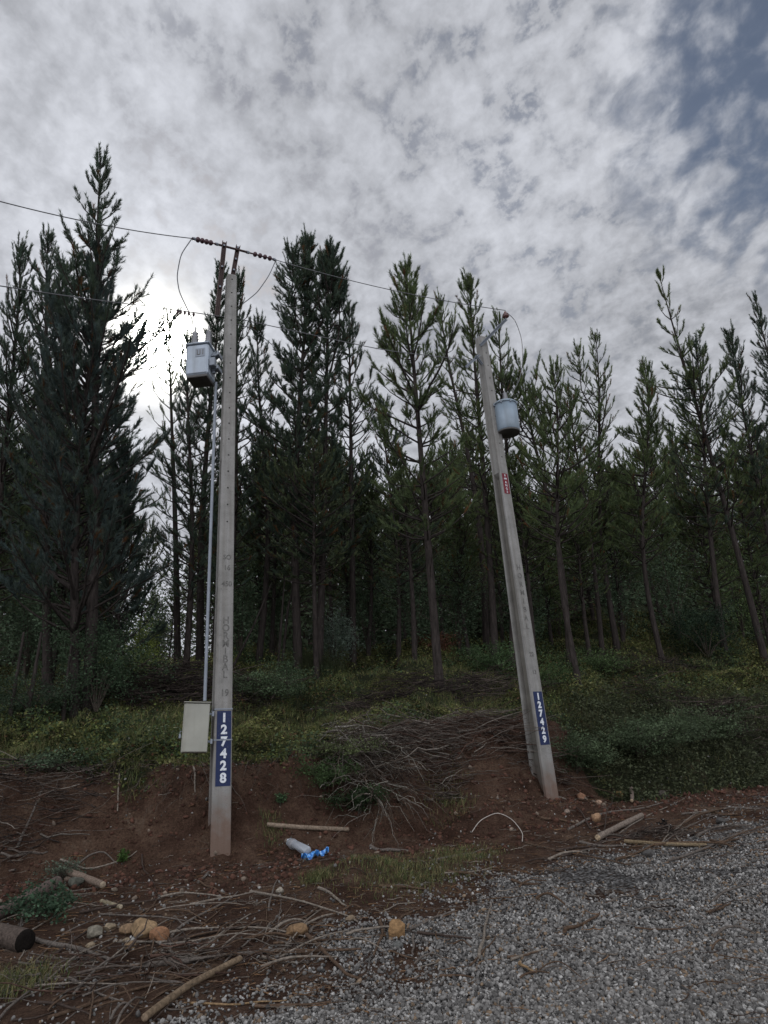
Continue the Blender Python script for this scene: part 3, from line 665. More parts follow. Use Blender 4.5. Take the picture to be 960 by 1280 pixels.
# ------------------------------------------------------------------ pines
def needles(S, D, L, rng, per_m=95, nl=(.08, .14), w=.011, base=(.032, .046, .027), wob_c=.45, ang=(.25, .7)):
    n = np.maximum(6, (L*per_m).astype(int)); idx = np.repeat(np.arange(len(L)), n); m = len(idx)
    t = rng.rand(m)**.8; P = S[idx]+D[idx]*(L[idx]*t)[:, None]
    Dv = D[idx]; a = np.cross(Dv, rng.randn(m, 3)); a /= np.linalg.norm(a, axis=1)[:, None]+1e-9
    th = rng.uniform(*ang, m); d = Dv*np.cos(th)[:, None]+a*np.sin(th)[:, None]
    l = rng.uniform(*nl, m)[:, None]; wv = np.cross(d, rng.randn(m, 3)); wv /= np.linalg.norm(wv, axis=1)[:, None]+1e-9
    V = np.stack([P-wv*w/2, P+wv*w/2, P+d*l], 1).reshape(-1, 3)
    sc = rng.uniform(1-wob_c, 1+wob_c, len(L)); hue = rng.rand(len(L))
    bq = np.tile(np.array(base), (len(L), 1)); br = rng.rand(len(L)) < .035; bq[br] = (.11, .06, .03)
    cols = bq[idx]*sc[idx][:, None]*(1+np.stack([.25*hue[idx], .1*hue[idx], -.1*hue[idx]], -1))
    return V, np.arange(m*3).reshape(-1, 3), np.repeat(cols, 3, axis=0)
def pine_mesh(seed, H, tip, cb=.4, W=1.5, dens=1., r0=None, base=(.030, .044, .026), nw=.014, up=1., tops=1, sparse_top=0., dead=1., whorl=.42, nper=150, low=.8):
    rng = np.random.RandomState(seed); r0 = (r0 or .0105*H)*.8; tip = np.array(tip, float)
    m = MB(); sw = rng.randn(2)*.12
    def axis_pt(t): return np.array([tip[0]*t+sw[0]*math.sin(t*5), tip[1]*t+sw[1]*math.sin(t*4.1), tip[2]*t])
    ts = np.linspace(0, 1, 18); m.tube([axis_pt(t)-(np.array([0, 0, .25]) if t == 0 else 0) for t in ts], [r0*(1.15 if t == 0 else 1)*(1-t)**.8+.006 for t in ts], 9, col=(1, 1, 1))
    S, D, L = [], [], []; nl_ = (.06, .12) if seed % 3 == 0 else (.09, .15) if seed % 3 == 1 else (.08, .17)
    def shoot(p, d, l): S.append(p); D.append(d/np.linalg.norm(d)); L.append(l)
    leaders = [(axis_pt, cb, 1.0, W)]
    for q in range(tops-1):
        t0 = rng.uniform(.62, .8); dx = rng.uniform(.35, .9)*rng.choice([-1, 1]); dy = rng.uniform(-.4, .4); te = rng.uniform(.9, .97)
        def ap(t, t0=t0, dx=dx, dy=dy, te=te):
            u = (t-t0)/(te-t0); b = axis_pt(t0+(te-t0)*u); return b+np.array([dx, dy, 0])*min(1, max(u, 0)*2.2)
        m.tube([ap(t0+(te-t0)*u) for u in np.linspace(0, 1, 8)], [r0*(1-t0)**.8*.7*(1-u)+.006 for u in np.linspace(0, 1, 8)], 6)
        leaders.append((ap, t0+.05, te, W*.6))
    for apt, c0, c1, Wd in leaders:
        Hc = (c1-c0)*H; h = 0.0; shoot(apt(c1-.5/H), apt(c1)-apt(c1-.5/H), .5+.15*rng.rand()); az0 = rng.rand()*6
        z = .35
        while z < Hc:
            u = z/Hc; prof = min(1, (u*1.8+.05)**.9)*(1-(1-low)*max(0, (u-.6)/.4)); nb = int(round(rng.uniform(3.5, 6)*min(1.4, dens)**.5*(1-.5*sparse_top*(u < .4))))
            az0 += 2.4
            for b in range(nb):
                az = az0+b*2*math.pi/nb+rng.uniform(-.4, .4); Lb = Wd*prof*rng.uniform(.55, 1.2)*(.45+1.15*float(vn(np.array(math.cos(az)*1.6+seed), np.array(z*.7+math.sin(az)*1.6+seed*.37))))*(1.45 if rng.rand() < .07 else 1.05)+.18
                p = apt(c1-z/H)+np.array([0, 0, rng.uniform(-.1, .1)])
                el = R(62-46*u**.7*up+rng.uniform(-12, 12)); rise = R(rng.uniform(12, 42))
                hd = np.array([math.cos(az), math.sin(az), 0]); ns = max(3, int(Lb/.2)); seg = Lb/ns; pts = [p]; ds = []
                for i in range(ns):
                    e2 = el+rise*(i/ns)**1.3; d = hd*math.cos(e2)+np.array([0, 0, math.sin(e2)]); d = d+rng.randn(3)*.08; d /= np.linalg.norm(d); pts.append(pts[-1]+d*seg); ds.append(d)
                m.tube(pts[::2]+([pts[-1]] if (len(pts)-1) % 2 else []), np.linspace(.012+.012*Lb, .005, len(pts[::2])+((len(pts)-1) % 2)), 4, cap=False)
                shoot(pts[-2], ds[-1]+np.array([0, 0, .7*(1-.6*u)]), rng.uniform(.35, .65)*(1-.3*u))
                for i in range(ns):
                    fr = (i+1)/ns
                    if fr < .22 + .25*u: continue
                    k = rng.poisson(1.6*dens*(1-.45*max(0, u-.45)/.55))
                    for _ in range(k):
                        sd = np.cross(ds[i], [0, 0, 1])*rng.choice([-1, 1]); ll = rng.uniform(.2, .42)*(1.15-.35*fr)
                        dd = ds[i]*rng.uniform(.5, 1)+sd*rng.uniform(.2, .9)+np.array([0, 0, rng.uniform(.15, .9)*up**.5*(1.5-.9*u)]); dd /= np.linalg.norm(dd)
                        st = pts[i]+(pts[i+1]-pts[i])*rng.rand(); off = 0
                        if Lb > .9 and fr < .85 and rng.rand() < .6:
                            off = rng.uniform(.1, .4)*(1.1-fr)*Lb; e = st+dd*off
                            m.tube([st, e], [.007, .005], 3, cap=False)
                            for _2 in range(2): shoot(st+dd*off*rng.uniform(.4, .9), dd+rng.randn(3)*.5+np.array([0, 0, .3]), rng.uniform(.16, .32))
                            st = e
                        shoot(st, dd, ll)
            z += whorl*rng.uniform(.7, 1.3)*(1+.5*sparse_top*(u < .4))
    # dead snags under the crown
    nd = int(26*dead*cb*H/5)
    for _ in range(nd):
        t = rng.uniform(.12, cb+.12); p = axis_pt(t); a = rng.rand()*6.28; l = rng.uniform(.25, 1.1); e = rng.uniform(-.2, .5)
        d = np.array([math.cos(a), math.sin(a), e]); m.tube([p, p+d*l*.5, p+d*l+np.array([0, 0, rng.uniform(-.25, .15)])], [.009, .006, .003], 3, cap=False, col=(1.3, 1.2, 1.1))
    v, f, c = needles(np.array(S), np.array(D), np.array(L), rng, per_m=nper, base=base, w=nw, nl=nl_)
    return m.mesh('trunk'), mesh_np('crown', v, f, 3, c), len(f)
def pine(bx, by, tx, ty, label, Y=None, group=None, name='pine_tree', **k):
    p = ground(bx, by) if Y is None else at(bx, by, Y)
    if Y is not None: p[2] = terrain(p[0], p[1])
    T = at(tx, ty, p[1]); tip = T-p; H = np.linalg.norm(tip)
    a, b, nf = pine_mesh(abs(hash((bx, tx))) % 9999, H, tip, **k)
    e = empty(name, p, label, 'pine tree', group); link('trunk', a, M_bark, e); link('crown', b, M_needle, e)
    print('%s H=%.1f at %.1f %.1f tris %d' % (label[:30], H, p[0], p[1], nf))
    return e
B1 = (.066, .098, .074); B2 = (.098, .138, .066)
pine(-12, 880, 22, 312, 'open crowned pine at the left edge of the photo', W=1.35, cb=0.17, base=B1, dens=1.1)
pine(112, 880, 127, 192, 'tallest pine on the left with long upswept top shoots', W=1.35, cb=0.22, base=B1, dens=1.0, whorl=.5, r0=.17)
pine(60, 870, 58, 290, 'pine between the left edge pine and the tallest pine', W=1.2, cb=0.22, base=B1, dens=1.1, tops=2)
pine(95, 888, 118, 308, 'very dense dark conifer in front of the tallest pine', W=1.65, cb=0.12, base=(.066, .094, .090), dens=1.7, whorl=.33, up=.8, nper=130, low=1.1, dead=.3, name='conifer')  # lighter bluish needle colour imitates haze over this tree
pine(150, 860, 150, 560, 'dense dark conifer right of the tallest pine, below the sun', W=1.0, cb=0.12, base=(.044, .064, .056), dens=1.9, whorl=.32, up=.6, dead=.4, name='conifer')
pine(222, 832, 212, 395, 'thin sparse pine standing right in front of the sun glow', W=.8, cb=0.12, base=B2, dens=.7, whorl=.5)
pine(232, 838, 240, 420, 'slim pine just left of the pale grey transformer', W=.8, cb=0.17, base=B1, dens=.9)
pine(250, 834, 272, 332, 'pine directly behind the left pole with its tip left of the pole top', W=.9, cb=0.17, base=B1, dens=1.3)
pine(278, 836, 303, 345, 'pine behind the left pole with its tip right of the pole top', W=.85, cb=0.17, base=B1, dens=1.2)
pine(322, 835, 331, 400, 'slim pine with a thin dark trunk right of the left pole', W=.7, cb=0.29, base=B1, dens=.9)
pine(373, 842, 379, 298, 'tall dense pine with several pointed tops between the poles', W=1.15, cb=0.17, base=B1, dens=1.5, tops=4, whorl=.34)
pine(398, 845, 412, 325, 'dense pine close behind the right of the many topped pine', W=.9, cb=0.20, base=B1, dens=1.3, tops=2)
pine(441, 832, 437, 385, 'bushy pine filling the gap right of the many topped pine', W=1.1, cb=0.29, base=B1, dens=.9)
pine(550, 866, 507, 332, 'pine with a pale grey leaning trunk and a needle sharp top', W=1.15, cb=0.29, base=B2, dens=1.25, r0=.13)
pine(498, 832, 483, 505, 'shorter pine left of the grey trunked pine', W=1.0, cb=0.22, base=B1, dens=.8)
pine(608, 815, 557, 372, 'narrow pine left of the twin trunk behind the leaning pole', W=.8, cb=0.32, base=B2, dens=.9, Y=None)
pine(620, 838, 588, 352, 'pine with a straight dark trunk just left of the leaning pole', W=.95, cb=0.35, base=B2, dens=1.1)
pine(640, 836, 628, 395, 'pine hidden behind the leaning pole top', W=.8, cb=0.37, base=B2, dens=.9)
pine(712, 835, 657, 452, 'broad pine behind the round transformer', W=1.2, cb=0.29, base=B2, dens=1.0, tops=2)
pine(725, 860, 683, 462, 'bushy pine right of the round transformer', W=1.0, cb=0.37, base=B2, dens=1.0)
pine(753, 820, 712, 485, 'small pine with a pointed top in the right middle gap', W=.85, cb=0.29, base=B2, dens=1.1)
pine(772, 812, 738, 422, 'open topped pine with candle like shoots right of the gap', W=1.2, cb=0.32, base=B2, dens=.9, tops=2, sparse_top=.4)
pine(828, 826, 796, 462, 'dense leaning pine between the open topped pine and the tall sparse pine', W=1.05, cb=0.29, base=B2, dens=1.25)
pine(958, 832, 826, 345, 'tall sparse pine on the right leaning left with a nearly bare top', W=1.5, cb=0.29, base=B2, dens=1.0, sparse_top=.7, whorl=.55, r0=.15)
pine(905, 812, 868, 430, 'bushy pine beside the tall sparse pine', W=1.3, cb=0.32, base=B1, dens=1.1)
pine(985, 825, 915, 418, 'dense pine near the right edge of the photo', W=1.25, cb=0.32, base=B1, dens=1.2)
pine(1045, 830, 950, 372, 'pine at the right edge with only its left side in view', W=1.2, cb=0.32, base=B1, dens=1.0)
# the rows behind share five meshes
protos = []
for i in range(6):
    H = 12.0; protos.append(pine_mesh(500+i, H, (rs.uniform(-.3, .3), 0, H), cb=[.26, .32, .38, .2, .34, .16][i], W=[1.9, 1.6, 1.7, 2.1, 1.6, 2.1][i], dens=.95, nw=.034, nper=70, whorl=.42, base=B2 if i % 2 else (.09, .12, .07), tops=1+i % 2)[:2])
tan_top = [( -100, 470), (60, 420), (150, 560), (210, 690), (240, 560), (330, 480), (450, 500), (520, 520), (640, 520), (700, 560), (760, 530), (860, 500), (1060, 480)]
nb = 0; rr_ = np.random.RandomState(21); placed = []
for Y in [21, 23.5, 26, 29, 32.5, 36.5, 41, 46, 52, 59, 67, 76]:
    xs = np.arange(-.64*Y-2, .64*Y+2, 2.5+Y*.036)
    for x0 in xs:
        x = x0+rr_.uniform(-.6, .6); y = Y+rr_.uniform(-.9, .9)+.12*x
        if s_of(np.array(x), np.array(y)) < 6.5: continue
        z = float(terrain(x, y)); px, py = proj(np.array([x, y, z+4]))
        if px < -80 or px > 1040: continue
        if 150 < px < 262 and y < 48: continue
        tp = np.interp(px, [a for a, b in tan_top], [b for a, b in tan_top])+rr_.uniform(25, 130)
        top = at(px, tp, y); h = min(max(top[2]-z, 5.5), 17); a, b = protos[rr_.randint(6)]
        e = bpy.data.objects.new('pine_tree', None); C.objects.link(e); e.location = (x, y, z); s = h/12.0; sw_ = s*.35+.65*min(1.15, max(.9, s)); e.scale = (sw_, sw_, s); e.rotation_euler = (rr_.uniform(-.03, .03), rr_.uniform(-.05, .02), rr_.uniform(0, 6.28))
        tag(e, 'dark plantation pine standing in the rows behind the front trees', 'pine tree', 'plantation pines in the rows behind')
        link('trunk', a, M_bark, e); link('crown', b, M_needle, e); nb += 1
print('rows', nb)
# the far wood behind the rows: one mass of dark foliage and bare stems nobody could count
n = 230000; Y = rng.uniform(34, 72, n); px = rng.uniform(-60, 1020, n)
x = (px-480)/F*Y*1.0+.0*Y; zt = terrain(x, Y)
ppx, ppy = proj(np.stack([x, Y, zt+3], -1))
topy = np.interp(ppx, [-100, 120, 160, 200, 250, 290, 1100], [715, 715, 750, 775, 750, 715, 715])+150*(fbm(x*.35, Y*.35+3, 3)-.5)*2
dx = np.array([ray(a, b) for a, b in zip(ppx[:1], topy[:1])])
rays = np.stack([(ppx-480)/F, (640-topy)/F, -np.ones(n)], -1) @ Mc.T; ztop = CAM[2]+rays[:, 2]/rays[:, 1]*Y
h = np.maximum(ztop-zt, .6); z = zt+h*rng.rand(n)**1.25
keep = (ppx < 140) | (ppx > 275) | (Y > 60); x, Y, z = x[keep], Y[keep], z[keep]; n = len(x)
lum = fbm(x*.5+7, z*.5+Y*.3, 3); cols = np.array([.085, .115, .065])*(.1+2.0*lum[:, None])*rng.uniform(.5, 1.6, (n, 1)); br = rng.rand(n) < .2; cols[br] = np.array([.07, .052, .042])*rng.uniform(.5, 1.3, (br.sum(), 1))
v, f, c = leaves(np.stack([x, Y, z], -1), .2, rng.uniform(.12, .5, n), cols, rng, .4)
tag(link('far_wood', mesh_np('far_wood', v, f, 4, c), M_needle), 'dark mass of distant wood behind the pine rows', 'wood', kind='stuff')
for k, (a, b, W_, H_, n_, lb) in enumerate([
 (460, 815, 1.0, 3.6, 3800, 'leafy sapling in the shade left of the grey trunked pine'), (520, 812, 1.1, 3.0, 3400, 'low sapling directly behind the grey leaning trunk'),
 (575, 815, 1.0, 3.8, 3600, 'tall sapling between the grey trunk and the straight dark trunk'), (655, 815, 1.2, 3.4, 3600, 'leafy sapling just right of the leaning pole'),
 (700, 800, 1.2, 4.4, 4200, 'yellowish green sapling among the pines right of the leaning pole'), (780, 800, 1.2, 3.6, 3600, 'leafy sapling behind the open topped pine trunk'),
 (850, 800, 1.2, 4.2, 3800, 'leafy sapling left of the rounded dark bush'), (930, 800, 1.3, 4.2, 3800, 'leafy sapling near the right edge of the wood'),
 (300, 822, .9, 3.2, 3000, 'leafy sapling immediately right of the left pole'), (345, 822, .9, 4.0, 3400, 'slender sapling behind the bare leaning trunk'),
 (90, 860, 1.4, 4.6, 6500, 'broad leafy sapling filling the left forest edge'), (30, 860, 1.3, 4.0, 5000, 'leafy sapling at the far left of the wood'), (195, 812, .8, 3.2, 1800, 'airy sapling against the bright gap')]):
    shrub(a, b, W_, H_, n_, (.10, .14, .055) if k in (4, 7) else (.058, .085, .05), lb, (.05, .11), name='sapling', nst=12, cat='sapling')
# dark leaning thin trunks
def snag(pix, w, label):
    p0 = ground(*pix[0]); Q = np.array([at(a, b, p0[1]) for a, b in pix]); Q[0][2] -= .1
    tag(link('dead_trunk', MB().tube(Q-p0, np.linspace(w, w*.4, len(Q)), 7), M_bark, loc=p0), label, 'dead tree')
snag([(352, 832), (360, 760), (372, 715)], .05, 'thin bare leaning trunk right of the slim pine')
snag([(288, 836), (318, 780), (340, 728)], .04, 'thin bare pole like trunk crossing behind the left pole')
snag([(347, 835), (352, 775), (356, 720)], .045, 'thin dark bare trunk beside the leaning bare trunk')
snag([(30, 905), (42, 850), (52, 790)], .06, 'pale thin trunk at the left forest edge')
snag([(12, 900), (20, 850), (30, 790)], .05, 'second thin trunk left of the pale thin trunk')
snag([(78, 905), (84, 850), (90, 800)], .05, 'third thin trunk among the dark left bushes')

# ------------------------------------------------------------------ poles
def frame_empty(name, base, top, yaw, label, cat):
    z = Vector(top-base).normalized(); f = Vector((math.sin(yaw), -math.cos(yaw), 0)); yv = -(f-z*f.dot(z)).normalized(); xv = yv.cross(z)
    e = empty(name, (0, 0, 0), label, cat)
    e.matrix_world = Matrix.Translation(base) @ Matrix((xv, yv, z)).transposed().to_4x4(); return e
def pole_body(H, w0, w1, d0, d1, zr):
    m = MB(); bury = .5
    def sec(z, rec):
        t = z/H; w = (w0+(w1-w0)*t)/2; d = (d0+(d1-d0)*t)/2; b = .012
        c = w*.72 if rec else 0; fl = d*.36; sl = .006
        # outline, clockwise from front left, with a channel on both sides
        half = [(w-b, -d), (w, -d+b), (w, -d+fl), (w-c, -d+fl+sl), (w-c, d-fl-sl), (w, d-fl), (w, d-b), (w-b, d)]
        return [(x, y, z) for x, y in half]+[(-x, -y, z) for x, y in half]
    lv = [(-bury, 1), (zr*.5, 1), (zr-.05, 1), (zr+.05, 0), (H*.85, 0), (H-.02, 0)]
    V = []; n = 16
    for z, r in lv: V += sec(z, r)
    V += [(x*.9, y*.9, H) for x, y, z in sec(H, 0)]
    k = len(lv)+1; fs = [(i*n+j, i*n+(j+1) % n, (i+1)*n+(j+1) % n, (i+1)*n+j) for i in range(k-1) for j in range(n)]
    fs.append(tuple((k-1)*n+j for j in range(n))); m.add(V, fs)
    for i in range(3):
        for j in (3, 4, 11, 12): m.c[i*n+j] = (.62, .60, .56)  # shade of the channel recess painted into the vertex colours
    return m
def text_mesh(s, size, off=0.0, ex=.0015, spacing=1.0):
    cu = bpy.data.curves.new('t', 'FONT'); cu.body = s; cu.size = size; cu.extrude = ex; cu.offset = off; cu.align_x = 'CENTER'; cu.align_y = 'CENTER'; cu.space_line = spacing
    o = bpy.data.objects.new('t', cu); C.objects.link(o); bpy.context.view_layer.update()
    me = bpy.data.meshes.new_from_object(o.evaluated_get(bpy.context.evaluated_depsgraph_get())); bpy.data.objects.remove(o); return me
def put_text(name, s, size, mat_, parent, x, y, z, sx=1.0, off=0.0):
    me = text_mesh(s, size, off); me.transform(Matrix.Translation((x, y, z)) @ Matrix.Rotation(R(90), 4, 'X') @ Matrix.Diagonal((sx, 1, 1, 1)))
    me.materials.clear(); return link(name, me, mat_, parent)

def make_pole(bp, tp, yaw, label, number, z0, z1, dims, zr, eng, hole_from, xoff=0.0):
    base = ground(*bp); top = at(*tp, base[1]); H = float(np.linalg.norm(top-base)); print('pole H', H, base)
    e = frame_empty('utility_pole', base, top, yaw, label, 'utility pole')
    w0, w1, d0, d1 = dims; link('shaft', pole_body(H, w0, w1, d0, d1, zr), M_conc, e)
    wf = lambda z: (w0+(w1-w0)*z/H); df = lambda z: (d0+(d1-d0)*z/H)
    # climbing holes down the front face
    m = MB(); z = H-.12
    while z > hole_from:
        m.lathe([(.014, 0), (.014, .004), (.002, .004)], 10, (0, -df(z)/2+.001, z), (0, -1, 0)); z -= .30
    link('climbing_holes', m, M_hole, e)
    tilt = (d0-d1)/2/H; mr = Matrix.Rotation(0, 3, 'X')
    def plate(name, za, zb, wfr, mt, th=.004, par=e):
        V = []
        for z in (za, zb):
            w = wf(z)*wfr/2; y = -df(z)/2
            V += [(-w+xoff, y-.0005, z), (w+xoff, y-.0005, z), (w+xoff, y-th, z), (-w+xoff, y-th, z)]
        fs = [(0, 1, 5, 4), (1, 2, 6, 5), (2, 3, 7, 6), (3, 0, 4, 7), (0, 3, 2, 1), (4, 5, 6, 7)]
        return link(name, MB().add(V, fs), mt, par)
    pl = plate('number_panel', z0, z1, .80, M_blue)
    nch = len(number); st = (z1-z0)/(nch+.25)
    for i, ch in enumerate(number):
        z = z1-st*(i+.62); put_text('digit', ch, st*1.06, M_white, pl, xoff, -df(z)/2-.0075, z, 1.0, .0075)
    for zz, s, sz in eng: put_text('engraved_letter', s, sz, M_engr, e, xoff, -df(zz)/2-.0015, zz, .9, .003)
    return e, H, df, wf, base, top, plate

# heights along the shaft from the photograph's rows
def zat(base, top, py, px):
    z = np.linalg.norm(at(px, py, base[1])-base); return float(z)
b1 = ground(274, 1042); t1 = at(289, 347, b1[1])
Z = lambda py: zat(b1, t1, py, 274+15*(1065-py)/718)
eng1 = [(Z(804-i*0+ (i-3)*9.6*1.0+3), c, .155) for i, c in enumerate('HORMIBAL')]
eng1 += [(Z(868), '19', .14), (Z(733), '450', .12), (Z(713), '16', .12), (Z(700), 'SO', .11)]
P1, H1, df1, wf1, b1, t1, _ = make_pole((274, 1042), (289, 347), R(21), 'left upright concrete utility pole painted with number 127428', '127428', Z(983), Z(890), (.28, .18, .36, .22), 5.8, eng1, 4.6, .012)
b2 = ground(682, 994); t2 = at(601, 423, b2[1])
Z2 = lambda py: zat(b2, t2, py, 683-82*(1000-py)/577)
eng2 = [(Z2(712+i*10.5), c, .14) for i, c in enumerate('HORMIBAL')]+[(Z2(820), '22', .11), (Z2(842), '13', .11)]
P2, H2, df2, wf2, b2, t2, plate2 = make_pole((682, 994), (601, 423), R(31), 'right leaning concrete utility pole painted with number 127429', '127429', Z2(932), Z2(866), (.27, .17, .36, .2), Z2(596), eng2, Z2(590))
rp = plate2('warning_panel', Z2(620), Z2(595), .66, M_red)
for zz, s, q in [(597.5, '8', .06), (601.5, '080', .045), (606, 'A', .065), (610, 'N', .065), (614, 'G', .065), (617.8, '5', .065)]:
    z = Z2(zz); put_text('panel_mark', s, q, M_white, rp, 0, -df2(z)/2-.0065, z, 1.0, .001)

def loc_in(e, P): return np.array(e.matrix_world.inverted() @ Vector(P))
def beam(A, B, w, t, mt, par, name, flange=True, side=(0, 1, 0)):
    A = np.array(A, float); B = np.array(B, float); d = (B-A)/np.linalg.norm(B-A); u = np.cross(d, side); u /= np.linalg.norm(u); v = np.cross(d, u)
    c = (A+B)/2; L = np.linalg.norm(B-A); m = MB(); Mx = np.stack([u, v, d], 1)
    m.box(c, (w, t, L), Mx)
    if flange:
        for s in (-1, 1): m.box(c+u*s*(w/2-t*.5)+v*(t*1.9), (t*.98, t*2.8, L), Mx)
    return link(name, m, mt, par)
yA = b1[1]
# two brown steel channels rising above the left pole
cl = [(280.5, 303, 271, 396, yA-.12), (297.5, 308, 288.5, 358, yA+.14)]
bt = []
for i, (ax, ay, bx_, by_, Y) in enumerate(cl):
    A = at(ax, ay, Y); B = at(bx_, by_, Y); bt.append(A)
    beam(loc_in(P1, A), loc_in(P1, B), .085, .014, M_rust, P1, 'bracket_beam')
    for t in (.06, .35, .62): link('bolt', MB().lathe([(.02, -.05), (.02, .05)], 8, loc_in(P1, A+(B-A)*t), (0, 1, 0)), M_galv, P1)
# insulator strings on the line
WL = at(240, 298, yA-.9); WR = at(345, 325, yA+1.1); c1 = at(272, 305.5, yA-.2); c2 = at(308, 315, yA+.25)
link('tie_rod', MB().tube([loc_in(P1, c1), loc_in(P1, c2)], .022, 8), M_rust, P1)
def ins_string(A, B, nd, mt, par, r=.046):
    A = np.array(loc_in(par, A)); B = np.array(loc_in(par, B)); d = B-A; L = np.linalg.norm(d); d /= L
    root = link('insulator', MB().tube([A, B], .016, 8), mt, par)
    for i in range(nd): link('insulator_disc', MB().lathe([(.016, -.007), (r*1.1, -.003), (r*1.1, .003), (.016, .008)], 14, A+d*L*(.28+.50*i/(nd-1)), d), mt, root)
    m = MB()
    for q in (.04, .93): m.lathe([(.026, -.04), (.03, -.03), (.03, .03), (.026, .04)], 8, A+d*L*q, d)
    link('clevis', m, M_galv, root)
ins_string(c1, WL, 4, M_polymer, P1); ins_string(c2, WR, 4, M_polymer, P1)

def wire(pts, r, label, sag=.0, n=24, name='overhead_wire', cat='wire', mt=None, group=None):
    P = np.array(pts, float)
    if len(P) == 2:
        t = np.linspace(0, 1, n)[:, None]; Q = P[0]*(1-t)+P[1]*t; Q[:, 2] -= sag*4*(t*(1-t))[:, 0]
    else:
        t = np.linspace(0, 1, len(P)); u = np.linspace(0, 1, n)
        from mathutils import geometry
        Q = np.stack([np.interp(u, t, P[:, i]) for i in range(3)], -1)
        for _ in range(4): Q[1:-1] = .25*Q[:-2]+.5*Q[1:-1]+.25*Q[2:]
    o0 = Q[0].copy(); return tag(link(name, MB().tube(Q-o0, r, 6), mt or M_wire, loc=o0), label, cat, group)
wl_end = at(-330, 145, yA-5.5)
wire([WL, wl_end], .008, 'high wire running off the left edge from the left pole top', .25)
b2Y = b2[1]; INS = at(632, 388, b2Y-.15)
wire([WR, INS], .008, 'high wire between the left pole top and the leaning pole insulator', .12)
wire([at(188, 383, yA-1.4), at(279, 396, yA-.2)], .008, 'short lower wire stub with clamps meeting the left pole', .0)
wire([at(-200, 322, yA-4.8), at(188, 383, yA-1.4)], .008, 'lower wire coming in from the left behind the dense conifer', .05)
wire([at(286, 396, yA+.3), at(480, 438, b2Y-1.2), at(603, 452, b2Y+.1)], .008, 'lower wire between the left pole and the leaning pole', .0)
wire([at(290, 404, yA+.2), at(315, 410, yA+.4), at(345, 435, yA+1)], .007, 'thin slack wire hanging right of the left pole', .0)
wire([WL, at(226, 318, yA-.9), at(221, 345, yA-.8), at(224, 365, yA-.7), at(236, 390, yA-.6)], .009, 'curved drop wire left of the left pole top', name='drop_wire', n=30)
wire([WR, at(336, 345, yA+.8), at(322, 365, yA+.6), at(311, 374, yA+.4), at(303, 380, yA+.25)], .009, 'curved drop wire right of the left pole top', name='drop_wire', n=30)
# stub insulators on lower line
m = MB()
for a, b in [(222, 390), (226, 390.5), (231, 391), (236, 392), (242, 393)]: m.lathe([(.012, -.02), (.045, 0), (.012, .02)], 10, loc_in(P1, at(a, b, yA-.7)), loc_in(P1, at(280, 396, yA-.2))-loc_in(P1, at(220, 390, yA-.7)))
link('lower_insulator', m, M_polymer, P1)

# ---- rectangular transformer on the left pole
TRY = yA-.22
c = at(251, 456, TRY); tr = empty('transformer', c, 'pale grey box transformer with two bushings hung on the left pole', 'transformer')
tr.rotation_euler = (0, 0, R(-6))
link('tank', MB().box((0, 0, 0), (.40, .40, .60), bev=.03), M_tank, tr)
link('lid', MB().box((0, 0, .315), (.44, .44, .03), bev=.008), M_tank, tr)
link('base', MB().box((0, 0, -.325), (.37, .37, .05), bev=.01), M_tankdark, tr)
pn = link('label_plate', MB().box((.06, -.205, .12), (.17, .006, .16)), M_galv, tr)
m = MB()
for q in (-.05, 0, .05): m.box((.06+q, -.210, .125), (.012, .004, .10))
m.box((.04, -.210, .08), (.05, .004, .012)); link('plate_marks', m, M_engr, pn)
m = MB(); 
for q in (.14, -.14): m.box((.27, 0, q), (.16, .10, .035)); m.box((.34, 0, q), (.03, .22, .07))
m.box((.245, .0, 0), (.05, .05, .42)); link('mounting_bracket', m, M_galv, tr)
link('valve_box', MB().box((.26, -.12, -.06), (.10, .10, .16), bev=.01), M_galv, tr)
def bushing(x, y, z0, h, par, mt, nd=6, r=.05):
    m = MB(); pr = [(r*1.1, 0), (r*1.1, .04)]
    for i in range(nd):
        q = .05+(h-.05)*i/nd; s = r*(1.2-.35*i/nd); pr += [(s*.6, q), (s*1.15, q+(h/nd)*.45), (s*.6, q+(h/nd)*.7)]
    pr += [(.012, h), (.012, h+.10)]; m.lathe(pr, 16, (x, y, z0)); return link('bushing', m, mt, par)
bushing(-.12, 0, .33, .36, tr, M_greyporc, 5, .055); bushing(.12, .02, .33, .36, tr, M_greyporc, 7, .05)
wire([at(236, 390, yA-.6), at(240, 398, yA-.45), at(241, 406, yA-.3)], .008, 'short lead dropping onto the left transformer bushing', name='drop_wire', n=10)

# ---- conduit and meter box
cb_ = at(256, 876, yA-.22); ct = at(270, 478, yA-.12)
cd = link('conduit_pipe', MB().tube([np.zeros(3), (ct-cb_)*.5, (ct-cb_)], .026, 12), M_galv, loc=cb_); tag(cd, 'long thin galvanised conduit running up beside the left pole', 'conduit')
dx_ = at(262, 700, yA-.17)
mc = at(244.5, 910, yA-.28); mb = empty('meter_box', mc, 'closed beige metal meter cabinet strapped to the left pole', 'meter box'); mb.rotation_euler = (0, R(2.5), R(17))
link('cabinet', MB().box((0, .02, 0), (.37, .19, .70), bev=.012), M_meter, mb)
link('door', MB().box((.004, -.092, 0), (.352, .02, .68), bev=.007), M_meter, mb)
link('rain_lid', MB().box((0, .0, .358), (.39, .24, .014), bev=.004), M_meter, mb)
link('padlock', MB().box((-.215, -.03, -.12), (.03, .03, .06), bev=.005).tube([(-.215, -.03, -.09), (-.215, -.03, -.05), (-.19, -.03, -.05)], .005, 6), M_galv, mb)
for q in (.20, -.19): link('wall_bracket', MB().box((.215, .0, q), (.07, .06, .03)).box((.235, -.05, q), (.03, .05, .07)), M_galv, mb)
